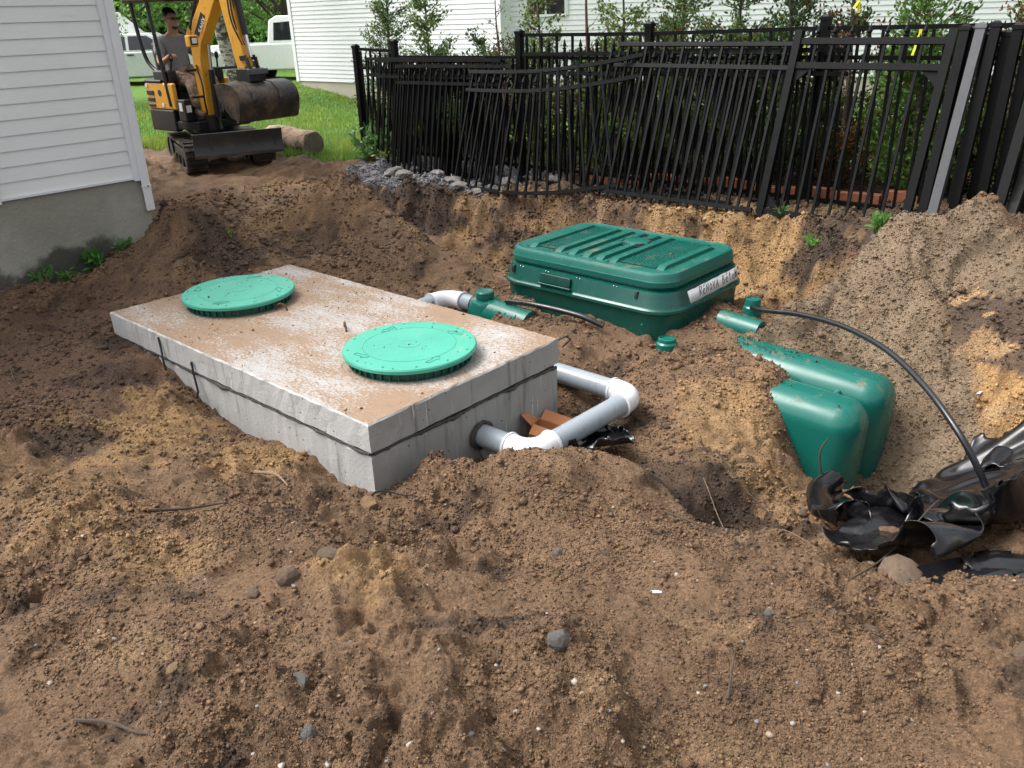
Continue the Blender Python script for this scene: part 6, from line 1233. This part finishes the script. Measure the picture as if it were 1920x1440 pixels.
# ---------------------------------------------------------------- loose crumbs of soil and gravel (nobody could count them)
def scatter(name, label, n, sizes, mat, region, colf, base='ico', flat=.75, emb=.25, zf=None):
    bm = bmesh.new(); bmesh.ops.create_icosphere(bm, subdivisions=1, radius=1); iv = np.array([v.co[:] for v in bm.verts]); bm.faces.ensure_lookup_table(); ifc = np.array([[v.index for v in f.verts] for f in bm.faces]); bm.free()
    if base == 'oct': iv = np.array([(1, 0, 0), (-1, 0, 0), (0, 1, 0), (0, -1, 0), (0, 0, 1), (0, 0, -1)], float); ifc = np.array([(0, 2, 4), (2, 1, 4), (1, 3, 4), (3, 0, 4), (2, 0, 5), (1, 2, 5), (3, 1, 5), (0, 3, 5)])
    if base == 'low':
        t_ = (1+5**.5)/2; iv = np.array([(-1, t_, 0), (1, t_, 0), (-1, -t_, 0), (1, -t_, 0), (0, -1, t_), (0, 1, t_), (0, -1, -t_), (0, 1, -t_), (t_, 0, -1), (t_, 0, 1), (-t_, 0, -1), (-t_, 0, 1)])/1.902
        ifc = np.array([(0, 11, 5), (0, 5, 1), (0, 1, 7), (0, 7, 10), (0, 10, 11), (1, 5, 9), (5, 11, 4), (11, 10, 2), (10, 7, 6), (7, 1, 8), (3, 9, 4), (3, 4, 2), (3, 2, 6), (3, 6, 8), (3, 8, 9), (4, 9, 5), (2, 4, 11), (6, 2, 10), (8, 6, 7), (9, 8, 1)])
    x, y = region(n); n = len(x); z = HN(x, y) if zf is None else zf(x, y); s_ = sizes(n, x, y); k = len(iv)
    a = rng.uniform(0, 6.283, n); ca, sa = np.cos(a), np.sin(a); jit = rng.uniform(.5, 1.3, (n, k, 1)); sc3 = np.stack([rng.uniform(.75, 1.25, n), rng.uniform(.75, 1.25, n), rng.uniform(.8, 1.2, n)*flat], 1)[:, None, :]
    v = iv[None]*jit*sc3*s_[:, None, None]; vx = v[..., 0]*ca[:, None]-v[..., 1]*sa[:, None]; vy = v[..., 0]*sa[:, None]+v[..., 1]*ca[:, None]
    v = np.stack([vx+x[:, None], vy+y[:, None], v[..., 2]+(z+s_*flat*(.5-emb))[:, None]], 2).reshape(-1, 3); f = (ifc[None]+(np.arange(n)*k)[:, None, None]).reshape(-1, 3)
    o = link(name, np_mesh(name, v, f, M[mat], np.repeat(colf(x, y, z), k, 0), smooth=False)); tag(o, label, None, None, 'stuff'); return o
def reg_dirt(n):
    r_ = 1.15*np.exp(rng.uniform(0, math.log(9.0/1.15), n)); ph = rng.uniform(-.66, .66, n); x = r_*np.sin(ph); y = r_*np.cos(ph)
    s = (x-SLAB_C[0])*EV[0]+(y-SLAB_C[1])*EV[1]; t_ = (x-SLAB_C[0])*NV[0]+(y-SLAB_C[1])*NV[1]; ok = ~((np.abs(s) < SLAB_L/2+.01) & (np.abs(t_) < SLAB_W/2+.01))
    s = (x-FC[0])*EV[0]+(y-FC[1])*EV[1]; t_ = (x-FC[0])*NV[0]+(y-FC[1])*NV[1]; ok &= ~((np.abs(s) < FL/2+.06) & (np.abs(t_) < FW/2+.06)); ok &= lawnmask(x, y) < 0
    cl = pn(x*1.7, y*1.7, 501)+.5*pn(x*5, y*5, 502); ok &= rng.random(n) < np.clip(.55+.9*cl, .08, 1)*(1-.55*gauss(x, y, -2.7, 4.5, .9))*(1-.8*sandmask(x, y)); return x[ok], y[ok]
def soilc(k0, k1): return lambda x, y, z: soil_color(x, y, z)*rng.uniform(k0, k1, len(x))[:, None]
scatter('soil_crumbs', 'loose crumbs of brown soil', 230000, lambda n, x, y: np.hypot(x, y)*.0013*np.exp(rng.normal(size=n)*.5)+.0012, 'clod', reg_dirt, soilc(.55, 1.35), 'oct', .8)
scatter('soil_clods', 'larger clods of brown soil', 2400, lambda n, x, y: (.006+np.minimum(.008*np.exp(rng.normal(size=n)*.5), .022))*np.clip(np.hypot(x, y)/3.2, .55, 1.5), 'clod', reg_dirt, soilc(.75, 1.05), 'ico', .62, .55)
def pebc(x, y, z):
    p = np.array([(.25, .23, .21), (.18, .17, .165), (.27, .20, .14), (.13, .12, .115), (.28, .25, .22)]); return p[rng.integers(0, 5, len(x))]*rng.uniform(.8, 1.15, len(x))[:, None]
t = NT('pebble'); t.set(base=t.val(t.attr(), t.noise(60, 4), .8, 1.2), rough=.7); M['pebble'] = t.m
def reg_sand(n):
    x = rng.uniform(1.3, 3.6, n); y = rng.uniform(3.7, 5.9, n); ok = sandmask(x, y) > .4; return x[ok], y[ok]
scatter('sand_crumbs', 'damp crumbs of grey sand on the pile', 26000, lambda n, x, y: .003+.0035*np.exp(rng.normal(size=n)*.55), 'clod', reg_sand, soilc(.84, 1.14), 'oct', .8)
scatter('pebbles', 'small pebbles strewn over the dirt', 600, lambda n, x, y: .003+.0038*np.exp(rng.normal(size=n)*.45), 'pebble', reg_dirt, pebc, 'ico', .7, .35)
def reg_grav(n):
    s = rng.uniform(-7.7, -4.6, n); t_ = rng.uniform(5.6, 6.9, n); x = s*EV[0]+t_*NV[0]; y = s*EV[1]+t_*NV[1]; ok = gravelmask(x, y) > .35; return x[ok], y[ok]
scatter('gravel', 'grey gravel along the fence foot', 14000, lambda n, x, y: .006+.008*rng.random(n), 'pebble', reg_grav, lambda x, y, z: np.array([.12, .12, .13])*rng.uniform(.5, 1.9, len(x))[:, None], 'low')

def reg_bank(n):
    s = rng.uniform(-7.8, -1.9, n); q = rng.uniform(-.30, .06, n); t_ = np.interp(s, BANK_S, BANK_T)+q; x = s*EV[0]+t_*NV[0]; y = s*EV[1]+t_*NV[1]; return x, y
scatter('bank_clods', 'crumbling clods on the cut bank under the fence', 11000, lambda n, x, y: .003+np.minimum(.0035*np.exp(rng.normal(size=n)*.7), .016), 'clod', reg_bank, soilc(.75, 1.1), 'oct', .8, .5)

def reg_slab(n):
    a = rng.beta(.8, .8, n)-.5; b = rng.uniform(-.5, .5, n); s = a*SLAB_L*.98; t_ = b*SLAB_W*.98; x = SLAB_C[0]+s*EV[0]+t_*NV[0]; y = SLAB_C[1]+s*EV[1]+t_*NV[1]; k = pn(x*2.2, y*2.2, 601)+.3*rng.normal(size=n)
    d1 = np.hypot(x+.514, y-3.969); d2 = np.hypot(x+1.684, y-5.009); near = np.minimum(np.abs(d1-.325), np.abs(d2-.325)) < .03; ok = ((k > .1) | near) & (d1 > .318) & (d2 > .318); return x[ok], y[ok]
scatter('sand_grains', 'sand crumbs lying on the concrete slab', 4200, lambda n, x, y: .0012+.0012*np.exp(rng.normal(size=n)*.75), 'clod', reg_slab, lambda x, y, z: np.array([.22, .145, .09])*rng.uniform(.35, 1.3, len(x))[:, None], 'oct', .7, .2, zf=lambda x, y: np.zeros_like(x)+.001)
def reg_lid(n):
    k = rng.integers(0, 2, n); r_ = .33*np.sqrt(rng.random(n)); a = rng.uniform(0, 6.28, n); x = np.where(k == 0, -.514, -1.684)+r_*np.cos(a); y = np.where(k == 0, 3.969, 5.009)+r_*np.sin(a); ok = pn(x*6, y*6, 603)+.25*rng.normal(size=n) > .25; return x[ok], y[ok]
scatter('lid_crumbs', 'specks of soil on the round green covers', 420, lambda n, x, y: .0013+.0014*np.exp(rng.normal(size=n)*.7), 'clod', reg_lid, lambda x, y, z: np.array([.10, .068, .045])*rng.uniform(.4, 1.2, len(x))[:, None], 'oct', .7, .2, zf=lambda x, y: np.zeros_like(x)+.0768)
def reg_filt(n):
    s = rng.uniform(-.5, .5, n)*(FL-.14); t_ = rng.uniform(-.5, .5, n)*(FW-.14); x = FC[0]+s*EV[0]+t_*NV[0]; y = FC[1]+s*EV[1]+t_*NV[1]; ok = pn(x*5, y*5, 605)+.3*rng.normal(size=n) > .2; return x[ok], y[ok]
scatter('box_crumbs', 'specks of soil on the lid of the green filter', 900, lambda n, x, y: .0014+.0016*np.exp(rng.normal(size=n)*.7), 'clod', reg_filt, lambda x, y, z: np.array([.12, .08, .05])*rng.uniform(.5, 1.3, len(x))[:, None], 'oct', .7, .2, zf=lambda x, y: np.zeros_like(x)+FZ+.003)

def reg_lobe(n):
    s = rng.uniform(-2.3, -1.36, n); k = rng.integers(0, 2, n); t_ = np.where(k == 0, 4.165, 4.50)+rng.uniform(-.09, .09, n); x = s*EV[0]+t_*NV[0]; y = s*EV[1]+t_*NV[1]; ok = rng.random(n) < np.clip((-1.55-s)*1.6, .04, 1)**1.5; return x[ok], y[ok]
scatter('lobe_crumbs', 'specks of soil on the shoulders of the buried green tank', 1500, lambda n, x, y: .0016+.0020*np.exp(rng.normal(size=n)*.7), 'clod', reg_lobe, lambda x, y, z: np.array([.13, .082, .05])*rng.uniform(.5, 1.3, len(x))[:, None], 'oct', .7, .2, zf=lambda x, y: np.where(x*NV[0]+y*NV[1] < 4.33, -.3325, -.2925)-(x*EV[0]+y*EV[1]+1.8)*math.tan(R(2.5)))
